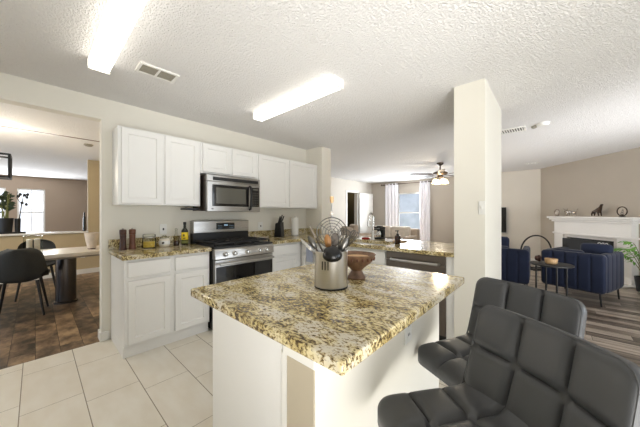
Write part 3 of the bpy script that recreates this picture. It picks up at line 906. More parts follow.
outlet('wall_outlet', (2.335, 3.369, 1.09), 0, 'white switch plate on the wall between the range and knife block', 3, 0.085)
outlet('wall_outlet', (1.126, 0.494, 0.76), 0, 'white outlet on the stool side of the island below the granite')
outlet('wall_outlet', (0.68, 7.439, 0.40), 0, 'white outlet low on the tan dining half wall beyond the table')
outlet('light_switch', (2.589, 0.47, 1.33), -PI / 2, 'white light switch near the edge of the white column', 1, 0.05)

# ------------------------------------------------------------------ things on the short counter
CT = 0.9155
def mill(x, y, mat, label):
    t = thing('pepper_mill', label, 'pepper mill', (x, y, CT))
    m = MB(); m.lathe([(0.033, 0), (0.033, 0.006), (0.029, 0.02), (0.026, 0.08), (0.028, 0.15)], (x, y, CT), 24); build(m, 'mill_body', mat, t)
    m = MB(); m.lathe([(0.027, 0.152), (0.029, 0.155), (0.030, 0.195), (0.026, 0.203), (0.008, 0.205)], (x, y, CT), 24); build(m, 'mill_head', mat, t)
    m = MB(); m.lathe([(0.007, 0.205), (0.009, 0.212), (0.005, 0.218)], (x, y, CT), 12); build(m, 'knob', 'steel', t)
mill(0.593, 3.22, 'walnut', 'dark walnut pepper mill, the one nearer the counter end')
mill(0.672, 3.225, 'walnut2', 'lighter brown wooden mill standing beside the glass jar')
x, y = 0.815, 3.20
t = thing('glass_jar', 'wide clear glass jar half full of mustard yellow powder', 'jar', (x, y, CT))
m = MB(); m.lathe([(0.055, 0), (0.062, 0.006), (0.062, 0.095), (0.055, 0.105), (0.0525, 0.105), (0.059, 0.094), (0.059, 0.008), (0.05, 0.004)], (x, y, CT), 28); build(m, 'jar_body', 'glass', t)
m = MB(); m.lathe([(0.05, 0.009), (0.0585, 0.011), (0.0585, 0.066), (0.02, 0.07)], (x, y, CT), 28); build(m, 'contents', 'mustard', t)
m = MB(); m.lathe([(0.057, 0.105), (0.058, 0.112), (0.058, 0.14), (0.05, 0.146)], (x, y, CT), 28); build(m, 'lid', 'glass', t)
m = MB(); m.lathe([(0.0585, 0.107), (0.0595, 0.110), (0.0595, 0.116), (0.0585, 0.118)], (x, y, CT), 28, False); build(m, 'lid_band', 'steel', t)
x, y = 0.965, 3.215
t = thing('candle_jar', 'squat white candle jar with a round label beside the yellow jar', 'candle', (x, y, CT))
m = MB(); m.lathe([(0.042, 0), (0.05, 0.008), (0.053, 0.04), (0.05, 0.075), (0.038, 0.088)], (x, y, CT), 28); build(m, 'candle_body', 'wax', t)
m = MB(); m.lathe([(0.036, 0.088), (0.041, 0.091), (0.041, 0.108), (0.02, 0.116), (0.012, 0.124)], (x, y, CT), 24); build(m, 'lid', 'glass', t)
m = MB(); m.lathe([(0.0535, 0.025), (0.0545, 0.04), (0.052, 0.066)], (x, y, CT), 28, False); build(m, 'paper_label', 'paper', t)
m = MB(); m.sphere((x - 0.025, y - 0.047, CT + 0.044), (0.016, 0.005, 0.012)); build(m, 'label_print', 'print', t)
x, y = 1.085, 3.20
m = MB(); m.lathe([(0.026, 0), (0.027, 0.004), (0.027, 0.05), (0.024, 0.056)], (x, y, CT), 20)
build(m, 'spice_pot', 'amber_glass', label='tiny dark pot beside the oil bottle on the short counter', cat='pot')
x, y = 1.115, 3.30
t = thing('oil_cruet', 'small clear glass cruet behind the tiny dark pot', 'bottle', (x, y, CT))
m = MB(); m.lathe([(0.028, 0), (0.03, 0.01), (0.028, 0.09), (0.012, 0.13), (0.012, 0.165)], (x, y, CT), 20); build(m, 'cruet_body', 'glass', t)
m = MB(); m.sphere((x, y, CT + 0.178), 0.015); build(m, 'stopper', 'glass', t)
x, y = 1.178, 3.215
t = thing('oil_bottle', 'dark olive oil bottle with a yellow label beside the range', 'bottle', (x, y, CT))
m = MB(); m.lathe([(0.034, 0), (0.037, 0.006), (0.037, 0.15), (0.033, 0.172), (0.016, 0.195), (0.014, 0.235)], (x, y, CT), 24); build(m, 'bottle_body', 'olive_glass', t)
m = MB(); m.lathe([(0.0375, 0.06), (0.038, 0.062), (0.038, 0.145), (0.0375, 0.147)], (x, y, CT), 24, False); lb = build(m, 'paper_label', 'label_yellow', t)
m = MB(); m.lathe([(0.0376, 0.018), (0.0381, 0.02), (0.0381, 0.05), (0.0376, 0.052)], (x, y, CT), 24, False); build(m, 'lower_label', 'stem', t)
m = MB(); m.sphere((x - 0.02, y - 0.0325, CT + 0.112), (0.011, 0.004, 0.014)); m.box(x - 0.03, x - 0.006, y - 0.0385, y - 0.033, CT + 0.075, CT + 0.083); build(m, 'label_print', 'print', lb)
m = MB(); m.lathe([(0.016, 0.235), (0.017, 0.237), (0.017, 0.262), (0.013, 0.266)], (x, y, CT), 16); build(m, 'cap', 'black', t)

# things beyond the range
x, y = 2.56, 3.20
t = thing('knife_block', 'black knife block full of knives on the counter beside the range', 'knife block', (x, y, CT))
m = MB(rotz((x, y, CT), 20)); m.prism([(-0.075, 0.0), (0.06, 0.0), (0.035, 0.215), (-0.06, 0.235)], -0.05, 0.05)
for vv in m.bm.verts:
    l = rotz((x, y, CT), 20).inverted() @ vv.co
    vv.co = rotz((x, y, CT), 20) @ Vector((l.z, l.x, l.y))
build(m, 'block', 'black', t, bevel=0.008)
for i in range(5):
    px = -0.036 + 0.018 * i
    X = rotz((x, y, CT), 20)
    m = MB(X); m.tube([(px, -0.02 + 0.02 * (i % 2), 0.215), (px * 1.25, -0.045 + 0.02 * (i % 2), 0.275), (px * 1.4, -0.062 + 0.02 * (i % 2), 0.305 + 0.02 * (i % 3))], [0.009, 0.010, 0.008], 8); build(m, 'knife_handle', 'black', t)
x, y = 2.90, 3.20
t = thing('paper_towel_roll', 'white paper towel roll standing on its holder near the stub wall', 'paper towel', (x, y, CT))
m = MB(); m.lathe([(0.07, 0), (0.07, 0.012), (0.06, 0.016)], (x, y, CT)); build(m, 'stand', 'steel', t)
m = MB(); m.lathe([(0.02, 0.016), (0.058, 0.016), (0.058, 0.295), (0.02, 0.295)], (x, y, CT), 28, False); build(m, 'roll', 'paper', t)
m = MB(); m.cyl((x, y, CT + 0.014), 0.009, 0.31); build(m, 'rod', 'steel', t)
x, y = 2.22, 3.13
m = MB(); m.lathe([(0.03, 0), (0.07, 0.008), (0.085, 0.022), (0.08, 0.022), (0.06, 0.012), (0.02, 0.006)], (x, y, CT), 24, True, 'z', 1, 0.7)
build(m, 'spoon_rest', 'ceramic', label='pale ceramic spoon rest on the counter beside the range', cat='spoon rest')

# things on the peninsula
x, y = 3.32, 1.87
t = thing('coffee_maker', 'small black coffee maker with chrome trim behind the faucet', 'coffee maker', (x, y, CT))
m = MB(); m.box(x - 0.06, x + 0.08, y - 0.052, y + 0.052, CT, CT + 0.025); m.box(x + 0.02, x + 0.08, y - 0.052, y + 0.052, CT + 0.025, CT + 0.13); build(m, 'body', 'black', t, bevel=0.006)
m = MB(); m.box(x - 0.06, x + 0.08, y - 0.052, y + 0.052, CT + 0.13, CT + 0.175); m.box(x - 0.03, x + 0.06, y - 0.03, y + 0.03, CT + 0.175, CT + 0.19); build(m, 'lid', 'black', t, bevel=0.006)
m = MB(); m.lathe([(0.03, 0.027), (0.036, 0.04), (0.036, 0.09), (0.028, 0.11)], (x - 0.02, y, CT), 20); build(m, 'carafe', 'chrome', t)
m = MB(); m.box(x - 0.063, x - 0.06, y - 0.045, y + 0.045, CT + 0.145, CT + 0.16); build(m, 'trim_strip', 'chrome', t)
x, y = 2.93, 1.405
t = thing('soap_bottle', 'amber brown soap pump bottle on the peninsula beside the sink', 'soap dispenser', (x, y, CT))
m = MB(); m.lathe([(0.032, 0), (0.035, 0.006), (0.035, 0.085), (0.028, 0.1), (0.014, 0.108)], (x, y, CT), 20); build(m, 'bottle_body', 'amber_glass', t)
m = MB(); m.cyl((x, y, CT + 0.107), 0.016, 0.018).cyl((x, y, CT + 0.125), 0.005, 0.03).box(x - 0.045, x + 0.012, y - 0.009, y + 0.009, CT + 0.152, CT + 0.163); build(m, 'pump', 'black', t)
x, y = 3.20, 1.49
m = MB(); m.box(x - 0.07, x + 0.07, y - 0.06, y + 0.08, CT, CT + 0.018)
build(m, 'cutting_board', 'tanwood', bevel=0.005, label='small tan wooden board lying between coffee maker and soap bottle', cat='cutting board')
m = MB(); m.box(3.12, 3.19, 1.95, 2.04, CT, CT + 0.025)
build(m, 'sponge', 'red', bevel=0.006, label='red sponge lying beside the faucet base', cat='sponge')

# ------------------------------------------------------------------ crock with utensils on the island
cx0, cy0 = 0.993, 0.829
IT = 0.9165
t = thing('utensil_crock', 'brushed steel crock on the island holding kitchen utensils', 'utensil holder', (cx0, cy0, IT))
m = MB(); m.lathe([(0.075, 0.0), (0.0815, 0.006), (0.0815, 0.177), (0.083, 0.18), (0.080, 0.182), (0.0785, 0.178), (0.0785, 0.012), (0.02, 0.010)], (cx0, cy0, IT), 48); build(m, 'crock_body', 'polished', t, angle=60)
m = MB(); m.lathe([(0.0795, 0.001), (0.083, 0.002), (0.083, 0.008), (0.0818, 0.009)], (cx0, cy0, IT), 48, False); build(m, 'base_ring', 'black', t)
# direction towards the camera and across, seen from the crock
tc = Vector((-cx0, -cy0, 0)).normalized()
ac = Vector((tc.y * -1, tc.x, 0))      # positive = towards image right
if ac.dot(Vector((0.673, -0.740, 0))) < 0: ac = -ac
def at(a, d, z):
    """a metres across to the image right, d metres towards the camera, z above the island top"""
    p = Vector((cx0, cy0, IT + z)) + ac * a + tc * d
    return p
for i in range(3):
    m = MB()
    ang = math.radians(-30 + 10 * i)
    dd_ = tc * math.cos(ang) + ac * math.sin(ang)
    side = Vector((-dd_.y, dd_.x, 0))
    p = Vector((cx0, cy0, IT)) + dd_ * 0.0818
    vs = [m.V(p + side * sx * 0.003 + Vector((0, 0, z)) + dd_ * 0.0006) for sx, z in ((-1, 0.098), (1, 0.098), (1, 0.138), (-1, 0.138))]
    m.F(vs)
    vs2 = [m.V(p + side * sx * 0.003 + Vector((0, 0, z)) - dd_ * 0.001) for sx, z in ((-1, 0.098), (1, 0.098), (1, 0.138), (-1, 0.138))]
    m.F(vs2[::-1])
    for q in range(4): m.F((vs[q], vs2[q], vs2[(q + 1) % 4], vs[(q + 1) % 4]))
    build(m, 'slot', 'black', t, smooth=False)

# spider strainer
t = thing('spider_strainer', 'round wire spider strainer standing in the crock with its handle up', 'strainer', at(0, -0.02, 0.02))
cc = at(0.004, -0.015, 0.268)
up = Vector((0, 0, 1))
m = MB()
for i in range(5):
    r = 0.076 - 0.0145 * i
    m.ring(cc - tc * (0.0035 * i), r, 0.0026 if i == 0 else 0.0017, ac, up, 36, 5)
for i in range(4):
    a = PI * i / 4 + 0.2
    d1 = ac * math.cos(a) + up * math.sin(a)
    m.tube([cc + d1 * 0.076, cc - tc * 0.022, cc - d1 * 0.076], 0.0015, 5)
build(m, 'wire_basket', 'wire', t)
m = MB(); m.tube([cc + up * 0.076, cc + up * 0.10, cc + up * 0.150], 0.0038, 8); build(m, 'handle_rod', 'steel', t)
m = MB(); m.tube([cc + up * 0.150, cc + up * 0.158, cc + up * 0.182], [0.006, 0.009, 0.010], 10); build(m, 'wood_tip', 'tanwood', t)
m = MB(); m.sphere(cc + up * 0.098, 0.010); build(m, 'ferrule', 'ceramic', t)
# ladle
t = thing('ladle', 'black ladle hanging its bowl over the front of the crock', 'ladle', at(0.01, 0.03, 0.02))
lc = at(0.006, 0.058, 0.166)
m = MB(); nrm = (tc * 0.55 + up * 0.83).normalized()
e1 = ac; e2 = nrm.cross(e1)
prof = []
rings = []
for j in range(9):
    ph = PI / 2 * j / 8
    rr_, hh = 0.048 * math.sin(ph) if j else 0.002, 0.044 * math.cos(ph)
    rings.append([m.V(lc + nrm * hh + (e1 * math.cos(2 * PI * i / 24) + e2 * math.sin(2 * PI * i / 24)) * rr_) for i in range(24)])
for j in range(7, -1, -1):
    ph = PI / 2 * j / 8
    rr_, hh = 0.045 * math.sin(ph) if j else 0.002, 0.041 * math.cos(ph)
    rings.append([m.V(lc + nrm * hh + (e1 * math.cos(2 * PI * i / 24) + e2 * math.sin(2 * PI * i / 24)) * rr_) for i in range(24)])
for a, b in zip(rings, rings[1:]):
    for i in range(24): m.F((a[i], a[(i + 1) % 24], b[(i + 1) % 24], b[i]))
m.F(rings[0][::-1]); m.F(rings[-1])
build(m, 'ladle_bowl', 'nylon', t, angle=60)
m = MB(); m.tube([lc - tc * 0.043 - up * 0.012 + tc*0.02, at(0.025, 0.0, 0.15), at(0.0, -0.02, 0.02)], 0.0045, 8); build(m, 'handle', 'black', t)

def spoon(name, label, cat, mat, base, tip, bw, bl, flat=0.003, concave=0.0, hr=0.0045, wide=None, hmat=None):
    """a utensil whose handle goes from base to tip and whose blade sits at the tip"""
    base, tip = Vector(base), Vector(tip)
    ax = (tip - base).normalized()
    t = thing(name, label, cat, base)
    m = MB(); m.tube([base, base.lerp(tip, 0.6), tip - ax * bl * 0.75], [hr, hr, hr * 0.8], 8); build(m, 'handle', hmat or mat, t)
    m = MB()
    wd = wide if wide is not None else ax.cross(tc).normalized()
    nn = ax.cross(wd).normalized()
    R1, R2 = [], []
    N = 9
    for j in range(N + 1):
        u = j / N
        half = bw / 2 * (math.sin(PI * min(1, max(0.06, u * 0.97))) ** 0.55)
        r1, r2 = [], []
        for i in range(7):
            s = -1 + 2 * i / 6
            p = tip - ax * bl * (1 - u) + wd * half * s - nn * concave * (1 - s * s) * math.sin(PI * u)
            r1.append(m.V(p + nn * flat / 2)); r2.append(m.V(p - nn * flat / 2))
        R1.append(r1); R2.append(r2)
    for j in range(N):
        for i in range(6):
            m.F((R1[j][i], R1[j][i + 1], R1[j + 1][i + 1], R1[j + 1][i]))
            m.F((R2[j][i], R2[j + 1][i], R2[j + 1][i + 1], R2[j][i + 1]))
        m.F((R1[j][0], R1[j + 1][0], R2[j + 1][0], R2[j][0]))
        m.F((R1[j][6], R2[j][6], R2[j + 1][6], R1[j + 1][6]))
    for i in range(6):
        m.F((R1[0][i], R2[0][i], R2[0][i + 1], R1[0][i + 1]))
        m.F((R1[N][i], R1[N][i + 1], R2[N][i + 1], R2[N][i]))
    build(m, 'blade', mat, t)
    return t
spoon('wooden_spoon', 'amber wooden spoon inside the wire strainer ring', 'spoon', 'spoonwood', at(0.01, 0.015, 0.02), at(-0.020, 0.02, 0.262), 0.034, 0.075, 0.004, 0.005)
spoon('serving_spoon', 'steel serving spoon leaning out toward the range', 'spoon', 'wire', at(0.03, 0.0, 0.02), at(-0.115, -0.01, 0.250), 0.030, 0.075, 0.002, 0.008)
spoon('spatula', 'flat steel spatula with pale handle leaning far out of the crock', 'spatula', 'steel', at(0.035, 0.02, 0.05), at(-0.152, 0.015, 0.240), 0.014, 0.10, 0.003, 0.0)
spoon('table_fork', 'thin dark utensil handle sticking up behind the serving spoon', 'utensil', 'dark_steel', at(0.03, -0.03, 0.03), at(-0.112, -0.035, 0.305), 0.008, 0.10, 0.003, 0.0)
spoon('serving_spoon', 'steel serving spoon leaning toward the wooden bowl', 'spoon', 'wire', at(-0.02, 0.01, 0.02), at(0.078, 0.015, 0.245), 0.030, 0.08, 0.002, 0.006)
spoon('spatula', 'dark nylon spatula behind the wire strainer', 'spatula', 'dark_steel', at(0.0, -0.03, 0.02), at(0.022, -0.045, 0.265), 0.045, 0.075, 0.003, 0.0)
def whisk(label, base, tip, R, Lw):
    base, tip = Vector(base), Vector(tip)
    ax = (tip - base).normalized()
    t = thing('whisk', label, 'whisk', base)
    m = MB(); m.tube([base, tip - ax * Lw], 0.006, 10); build(m, 'handle', 'steel', t)
    m = MB()
    w = ax.cross(Vector((0.3, 0.2, 1))).normalized(); v_ = ax.cross(w)
    for i in range(6):
        a = PI * i / 6
        d1 = w * math.cos(a) + v_ * math.sin(a)
        pts = []
        for k in range(17):
            u = -1 + k / 8
            pts.append(tip - ax * Lw + ax * Lw * (1 - abs(u) ** 2.2) + d1 * R * math.sin(PI * u) ** 1 * (0.55 + 0.45 * (1 - abs(u))) * 1.25)
        m.tube(pts, 0.0016, 5)
    build(m, 'wire_loops', 'wire', t)
whisk('balloon wire whisk behind the strainer ring', at(-0.01, -0.02, 0.02), at(0.075, -0.05, 0.285), 0.035, 0.13)
whisk('small wire whisk leaning out over the wooden bowl', at(-0.03, 0.0, 0.03), at(0.128, -0.01, 0.275), 0.022, 0.10)

# wooden footed bowl
bx, by = 1.225, 0.834
t = thing('footed_bowl', 'carved reddish wooden footed bowl on the island behind the crock', 'bowl', (bx, by, IT))
m = MB(); m.lathe([(0.05, 0.0), (0.052, 0.006), (0.036, 0.03), (0.030, 0.045), (0.045, 0.062), (0.080, 0.09), (0.100, 0.122), (0.107, 0.136), (0.103, 0.138), (0.094, 0.122), (0.070, 0.094), (0.02, 0.082)], (bx, by, IT), 40); bw_ = build(m, 'bowl_body', 'bowlwood', t, angle=50)
m = MB()
for i in range(20):
    a = 2 * PI * i / 20
    m.sphere((bx + 0.098 * math.cos(a), by + 0.098 * math.sin(a), IT + 0.114), (0.006, 0.006, 0.010), 8, 6)
build(m, 'carved_band', 'walnut2', t)
m = MB(); m.lathe([(0.086, 0.115), (0.07, 0.122), (0.03, 0.121), (0.005, 0.122)], (bx, by, IT), 30); build(m, 'contents', 'tanwood', t)

# ------------------------------------------------------------------ bar stools
def stool(loc, deg, label):
    X = rotz((loc[0], loc[1], 0), deg)
    t = thing('bar_stool', label, 'bar stool', (loc[0], loc[1], 0), math.radians(deg), 'charcoal leather bar stools at the island')
    zs = 0.655
    w = 0.43
    # seat pad: front at y=+0.20, back at y=-0.19
    Ls = 0.40
    def seatmap(a, s, h):
        y = 0.205 - s
        z = zs - 0.022 + h
        if s < 0.08: z -= 0.02 * ((0.08 - s) / 0.08) ** 2
        if s > 0.32: z += 0.04 * ((s - 0.32) / 0.08) ** 2
        return (a, y, z)
    m = MB(X); quilt(m, w, Ls, 0.06, 3, 3, 0.022, seatmap, 0.055); build(m, 'seat', 'leather', t, angle=75)
    Lb = 0.30
    def backmap(a, s, h):
        # starts low at the rear of the seat and leans back
        y = -0.185 - 0.085 * (s / Lb) ** 0.8 + 0.03 * (a / (w / 2)) ** 2
        z = zs - 0.01 + s
        return (a, y + h * 0.97, z + h * 0.22)
    m = MB(X); quilt(m, w, Lb, 0.062, 3, 2, 0.022, backmap, 0.045); build(m, 'backrest', 'leather', t, angle=75)
    # welt round the back
    pts = []
    for i in range(61):
        u = i / 60
        q = u * (2 * Lb + w)
        if q < Lb: a, s = -w / 2, q
        elif q < Lb + w: a, s = -w / 2 + (q - Lb), Lb
        else: a, s = w / 2, 2 * Lb + w - q
        cr = 0.045
        da = abs(a) - (w / 2 - cr); ds = s - (Lb - cr)
        if da > 0 and ds > 0:
            kf = max(da, ds) / math.hypot(da, ds)
            a = math.copysign(w / 2 - cr + da * kf, a); s = Lb - cr + ds * kf
        pts.append(Vector(backmap(a * 0.997, s * 0.997 + 0.0005, 0.017)))
    m = MB(X); m.tube(pts, 0.0035, 6); build(m, 'welt', 'leather', t)
    m = MB(X); m.lathe([(0.205, 0), (0.205, 0.012), (0.19, 0.018), (0.04, 0.03), (0.03, 0.05)], (0, 0, 0), 40); build(m, 'base_plate', 'chrome', t)
    m = MB(X); m.cyl((0, 0, 0.04), 0.027, 0.36).cyl((0, 0, 0.40), 0.019, 0.20); build(m, 'pedestal', 'chrome', t)
    m = MB(X); m.box(-0.10, 0.10, -0.10, 0.10, 0.588, 0.602); build(m, 'mounting_plate', 'black_matte', t)
    m = MB(X)
    m.tube([(0.03, 0.0, 0.30), (0.15, 0.02, 0.28), (0.16, 0.14, 0.27), (0.12, 0.20, 0.27), (-0.12, 0.20, 0.27), (-0.16, 0.14, 0.27), (-0.15, 0.02, 0.28), (-0.03, 0, 0.30)], 0.009, 8); build(m, 'footrest', 'chrome', t)
    return t
stool((0.812, 0.170), 53, 'charcoal tufted leather bar stool nearest the camera at the island corner')
stool((1.287, 0.216), 63, 'charcoal tufted leather bar stool farther along the island toward the white column')

# ------------------------------------------------------------------ dining side
t = thing('dining_table', 'long whitewashed dining table on drum pedestals in the dining room', 'table', (-0.5, 5.35, 0))
m = MB(); m.box(-1.75, 0.78, 4.93, 5.78, 0.685, 0.735); tt = build(m, 'tabletop', 'tabletop', t, bevel=0.006)
m = MB(); m.box(-1.72, 0.75, 4.96, 5.75, 0.66, 0.684); build(m, 'apron', 'tabledark', t)
for px in (0.30, -1.28):
    m = MB(); m.lathe([(0.13, 0), (0.13, 0.02), (0.112, 0.03), (0.112, 0.63), (0.16, 0.659)], (px, 5.27, 0), 32); build(m, 'pedestal', 'drum', t)

def shell_chair(loc, deg, label):
    X = rotz((loc[0], loc[1], 0), deg)
    t = thing('dining_chair', label, 'chair', (loc[0], loc[1], 0), math.radians(deg), 'dark shell dining chairs')
    # bucket: profile along s from front of seat to back top, faces +Y
    def P(a, s, off):
        # s 0..1 ; seat 0..0.5, back 0.5..1
        if s < 0.5:
            y = 0.22 - 0.40 * (s / 0.5); z = 0.46 - 0.02 * math.sin(PI * s); nrm = (0, 0, 1)
        else:
            q = (s - 0.5) / 0.5
            y = -0.18 - 0.10 * q; z = 0.455 + 0.40 * q; nrm = (0, 0.97, 0.2)
        hw = 0.245 if s < 0.58 else 0.245 - 0.06 * ((s - 0.58) / 0.42)
        if s > 0.86: hw *= math.sqrt(max(0.08, 1 - ((s - 0.86) / 0.155) ** 2.6))
        if s < 0.12: hw *= 0.85 + 0.15 * s / 0.12
        curve = 0.09 * abs(a) ** 2.4
        if s < 0.5: z += curve * (0.5 + s)
        else: y += curve * 1.5; 
        blend = min(1, max(0, (s - 0.42) / 0.16))
        z += 0.03 * math.sin(PI * blend) if 0 < blend < 1 else 0
        y += -0.0
        return Vector((a * hw, y + nrm[1] * off, z + nrm[2] * off))
    m = MB(X)
    NA, NS = 16, 30
    T = [[m.V(P(-1 + 2 * i / NA, j / NS, 0.014)) for i in range(NA + 1)] for j in range(NS + 1)]
    B = [[m.V(P(-1 + 2 * i / NA, j / NS, -0.014)) for i in range(NA + 1)] for j in range(NS + 1)]
    for j in range(NS):
        for i in range(NA):
            m.F((T[j][i], T[j][i + 1], T[j + 1][i + 1], T[j + 1][i])); m.F((B[j][i], B[j + 1][i], B[j + 1][i + 1], B[j][i + 1]))
        m.F((T[j][0], T[j + 1][0], B[j + 1][0], B[j][0])); m.F((T[j][NA], B[j][NA], B[j + 1][NA], T[j + 1][NA]))
    for i in range(NA):
        m.F((T[0][i], B[0][i], B[0][i + 1], T[0][i + 1])); m.F((T[NS][i], T[NS][i + 1], B[NS][i + 1], B[NS][i]))
    build(m, 'seat_shell', 'shell', t, angle=70)
    for sx in (-1, 1):
        for sy in (-1, 1):
            m = MB(X); m.tube([(0.15 * sx, 0.02 + 0.13 * sy, 0.44), (0.215 * sx, 0.02 + 0.21 * sy, 0.0)], [0.017, 0.011], 10); build(m, 'leg', 'black_matte', t)
    return t
shell_chair((-0.12, 4.98), -6, 'dark grey shell dining chair with its back to the kitchen')
shell_chair((0.02, 6.02), 180, 'dark shell dining chair on the far side of the table behind the clear holder')

x, y = -0.02, 5.30
t = thing('napkin_holder', 'clear acrylic holder with pale candles standing on the dining table', 'holder', (x, y, 0.735))
m = MB()
for bx0, bx1, by0, by1 in ((-0.09, 0.09, -0.05, -0.046), (-0.09, 0.09, 0.046, 0.05), (-0.09, -0.086, -0.046, 0.046), (0.086, 0.09, -0.046, 0.046), (-0.09, 0.09, -0.05, 0.05)):
    if bx0 == -0.09 and bx1 == 0.09 and by0 == -0.05 and by1 == 0.05: m.box(x - 0.086, x + 0.086, y - 0.046, y + 0.046, 0.735, 0.74)
    else: m.box(x + bx0, x + bx1, y + by0, y + by1, 0.735, 0.975)
build(m, 'case', 'glass', t, smooth=False)
for dx_ in (-0.035, 0.035):
    m = MB(); m.cyl((x + dx_, y, 0.741), 0.030, 0.19); build(m, 'candle', 'ceramic', t)
x, y = 0.585, 5.30
t = thing('table_vase', 'white marbled ceramic vase with a dark foot on the dining table end', 'vase', (x, y, 0.735))
m = MB(); m.lathe([(0.045, 0), (0.05, 0.012)], (x, y, 0.7355), 20); build(m, 'foot', 'walnut', t)
m = MB(); m.lathe([(0.05, 0.012), (0.068, 0.11), (0.090, 0.25), (0.085, 0.25), (0.063, 0.11), (0.045, 0.018)], (x, y, 0.7355), 24); build(m, 'vase_body', 'ceramic', t)
# things on the half-wall ledge
LZ = 0.9055
m = MB(); m.cyl((0.71, 7.5, LZ), 0.026, 0.31, r2=0.022).cyl((0.71, 7.5, LZ + 0.31), 0.011, 0.09)
build(m, 'black_bottle', 'black_glass', label='slim black bottle standing on the half wall ledge by the pier', cat='bottle')
m = MB(); m.box(-1.1, -0.12, 7.43, 7.58, LZ, LZ + 0.03)
build(m, 'tray', 'print', bevel=0.005, label='long dark tray on the half wall ledge under the potted plants', cat='tray')
def pot_plant(x, y, r, h, label, nst, hh, leafm):
    t = thing('potted_plant', label, 'plant', (x, y, LZ + 0.03))
    m = MB(); m.lathe([(r * 0.8, 0), (r, h), (r * 0.93, h), (r * 0.75, 0.02)], (x, y, LZ + 0.031), 20); build(m, 'pot', 'black', t)
    m = MB(); m.lathe([(r * 0.85, h * 0.82), (0.01, h * 0.86)], (x, y, LZ + 0.031), 20); build(m, 'soil', 'walnut', t)
    ms, ml = MB(), MB()
    for i in range(nst):
        a = random.uniform(0, 6.28); d0 = random.uniform(0, r * 0.5)
        p0 = Vector((x + d0 * math.cos(a), y + d0 * math.sin(a), LZ + h * 0.8))
        p1 = p0 + Vector((random.uniform(-0.10, 0.10), random.uniform(-0.05, 0.05), hh * random.uniform(0.7, 1)))
        ms.tube([p0, p0.lerp(p1, 0.5) + Vector((0.01, 0, 0)), p1], [0.010, 0.008, 0.004], 6)
        for k in range(9):
            c = p0.lerp(p1, 0.45 + 0.6 * k / 9)
            dr_ = Vector((random.uniform(-1, 1), random.uniform(-0.5, 0.5), random.uniform(-0.2, 0.8))).normalized()
            sd = dr_.cross(Vector((0, 1, 0.2))).normalized()
            L_ = random.uniform(0.07, 0.12)
            vs = [ml.V(c), ml.V(c + dr_ * L_ * 0.5 + sd * L_ * 0.22), ml.V(c + dr_ * L_), ml.V(c + dr_ * L_ * 0.5 - sd * L_ * 0.22)]
            ml.F(vs)
    build(ms, 'stems', 'stem', t)
    build(ml, 'foliage', leafm, t, smooth=False)
    return t
pot_plant(-0.37, 7.5, 0.10, 0.26, 'leafy green plant in a black pot on the dining ledge', 7, 0.60, 'darkleaf')
x, y = -0.225, 7.5
t = thing('branch_vase', 'dark forked branch rising from a black pot beside the leafy plant', 'vase', (x, y, LZ + 0.03))
m = MB(); m.lathe([(0.036, 0), (0.042, 0.25), (0.036, 0.25), (0.03, 0.02)], (x, y, LZ + 0.031), 20); build(m, 'pot', 'black', t)
m = MB(); p0 = Vector((x, y, LZ + 0.05)); p1 = Vector((x + 0.05, y, LZ + 0.55)); p2 = Vector((x + 0.08, y, LZ + 0.78))
m.tube([p0, p0.lerp(p1, .5), p1, p2], [0.012, 0.01, 0.008, 0.004], 6)
m.tube([p1, p1 + Vector((-0.06, 0, 0.12)), p1 + Vector((-0.05, 0, 0.24))], [0.007, 0.006, 0.003], 6)
for q in range(7):
    c = p1 + Vector((random.uniform(-0.05, 0.08), random.uniform(-0.03, 0.03), random.uniform(-0.03, 0.2)))
    m.sphere(c, (0.022, 0.012, 0.03), 8, 6)
build(m, 'branch', 'print', t)
# open-frame lantern chandelier over the table
t = thing('lantern_chandelier', 'open black rectangular frame chandelier above the dining table', 'chandelier', (-0.62, 5.35, 1.75))
m = MB()
a0, a1, b0, b1, z0, z1, e = -1.02, -0.225, 5.20, 5.50, 1.75, 2.04, 0.012
for yy in (b0, b1):
    for zz in (z0, z1): m.box(a0, a1, yy - e, yy + e, zz - e, zz + e)
    for xx in (a0, a1): m.box(xx - e, xx + e, yy - e, yy + e, z0, z1)
for xx in (a0, a1):
    for zz in (z0, z1): m.box(xx - e, xx + e, b0, b1, zz - e, zz + e)
build(m, 'frame', 'black_matte', t, smooth=False)
m = MB(); m.cyl((-0.62, 5.35, z1), 0.01, CEIL - z1 - 0.02).cyl((-0.62, 5.35, CEIL - 0.025), 0.06, 0.025); m.box(-0.63, -0.61, b0, b1, z1 - 0.01, z1 + 0.01); build(m, 'hanging_rod', 'black_matte', t)
for i in range(3):
    xx = -0.87 + 0.25 * i
    m = MB(); m.cyl((xx, 5.35, z0 - 0.01), 0.014, 0.08); m.box(xx - 0.012, xx + 0.012, b0, b1, z0 - 0.012, z0 + 0.002); build(m, 'candle_socket', 'black_matte', t)
    m = MB(); m.sphere((xx, 5.35, z0 + 0.11), (0.022, 0.022, 0.042)); build(m, 'bulb', 'bulb', t)
point('chandelier_lamp', (-0.62, 5.35, 1.9), 30, (1.0, 0.90, 0.74), 0.15)

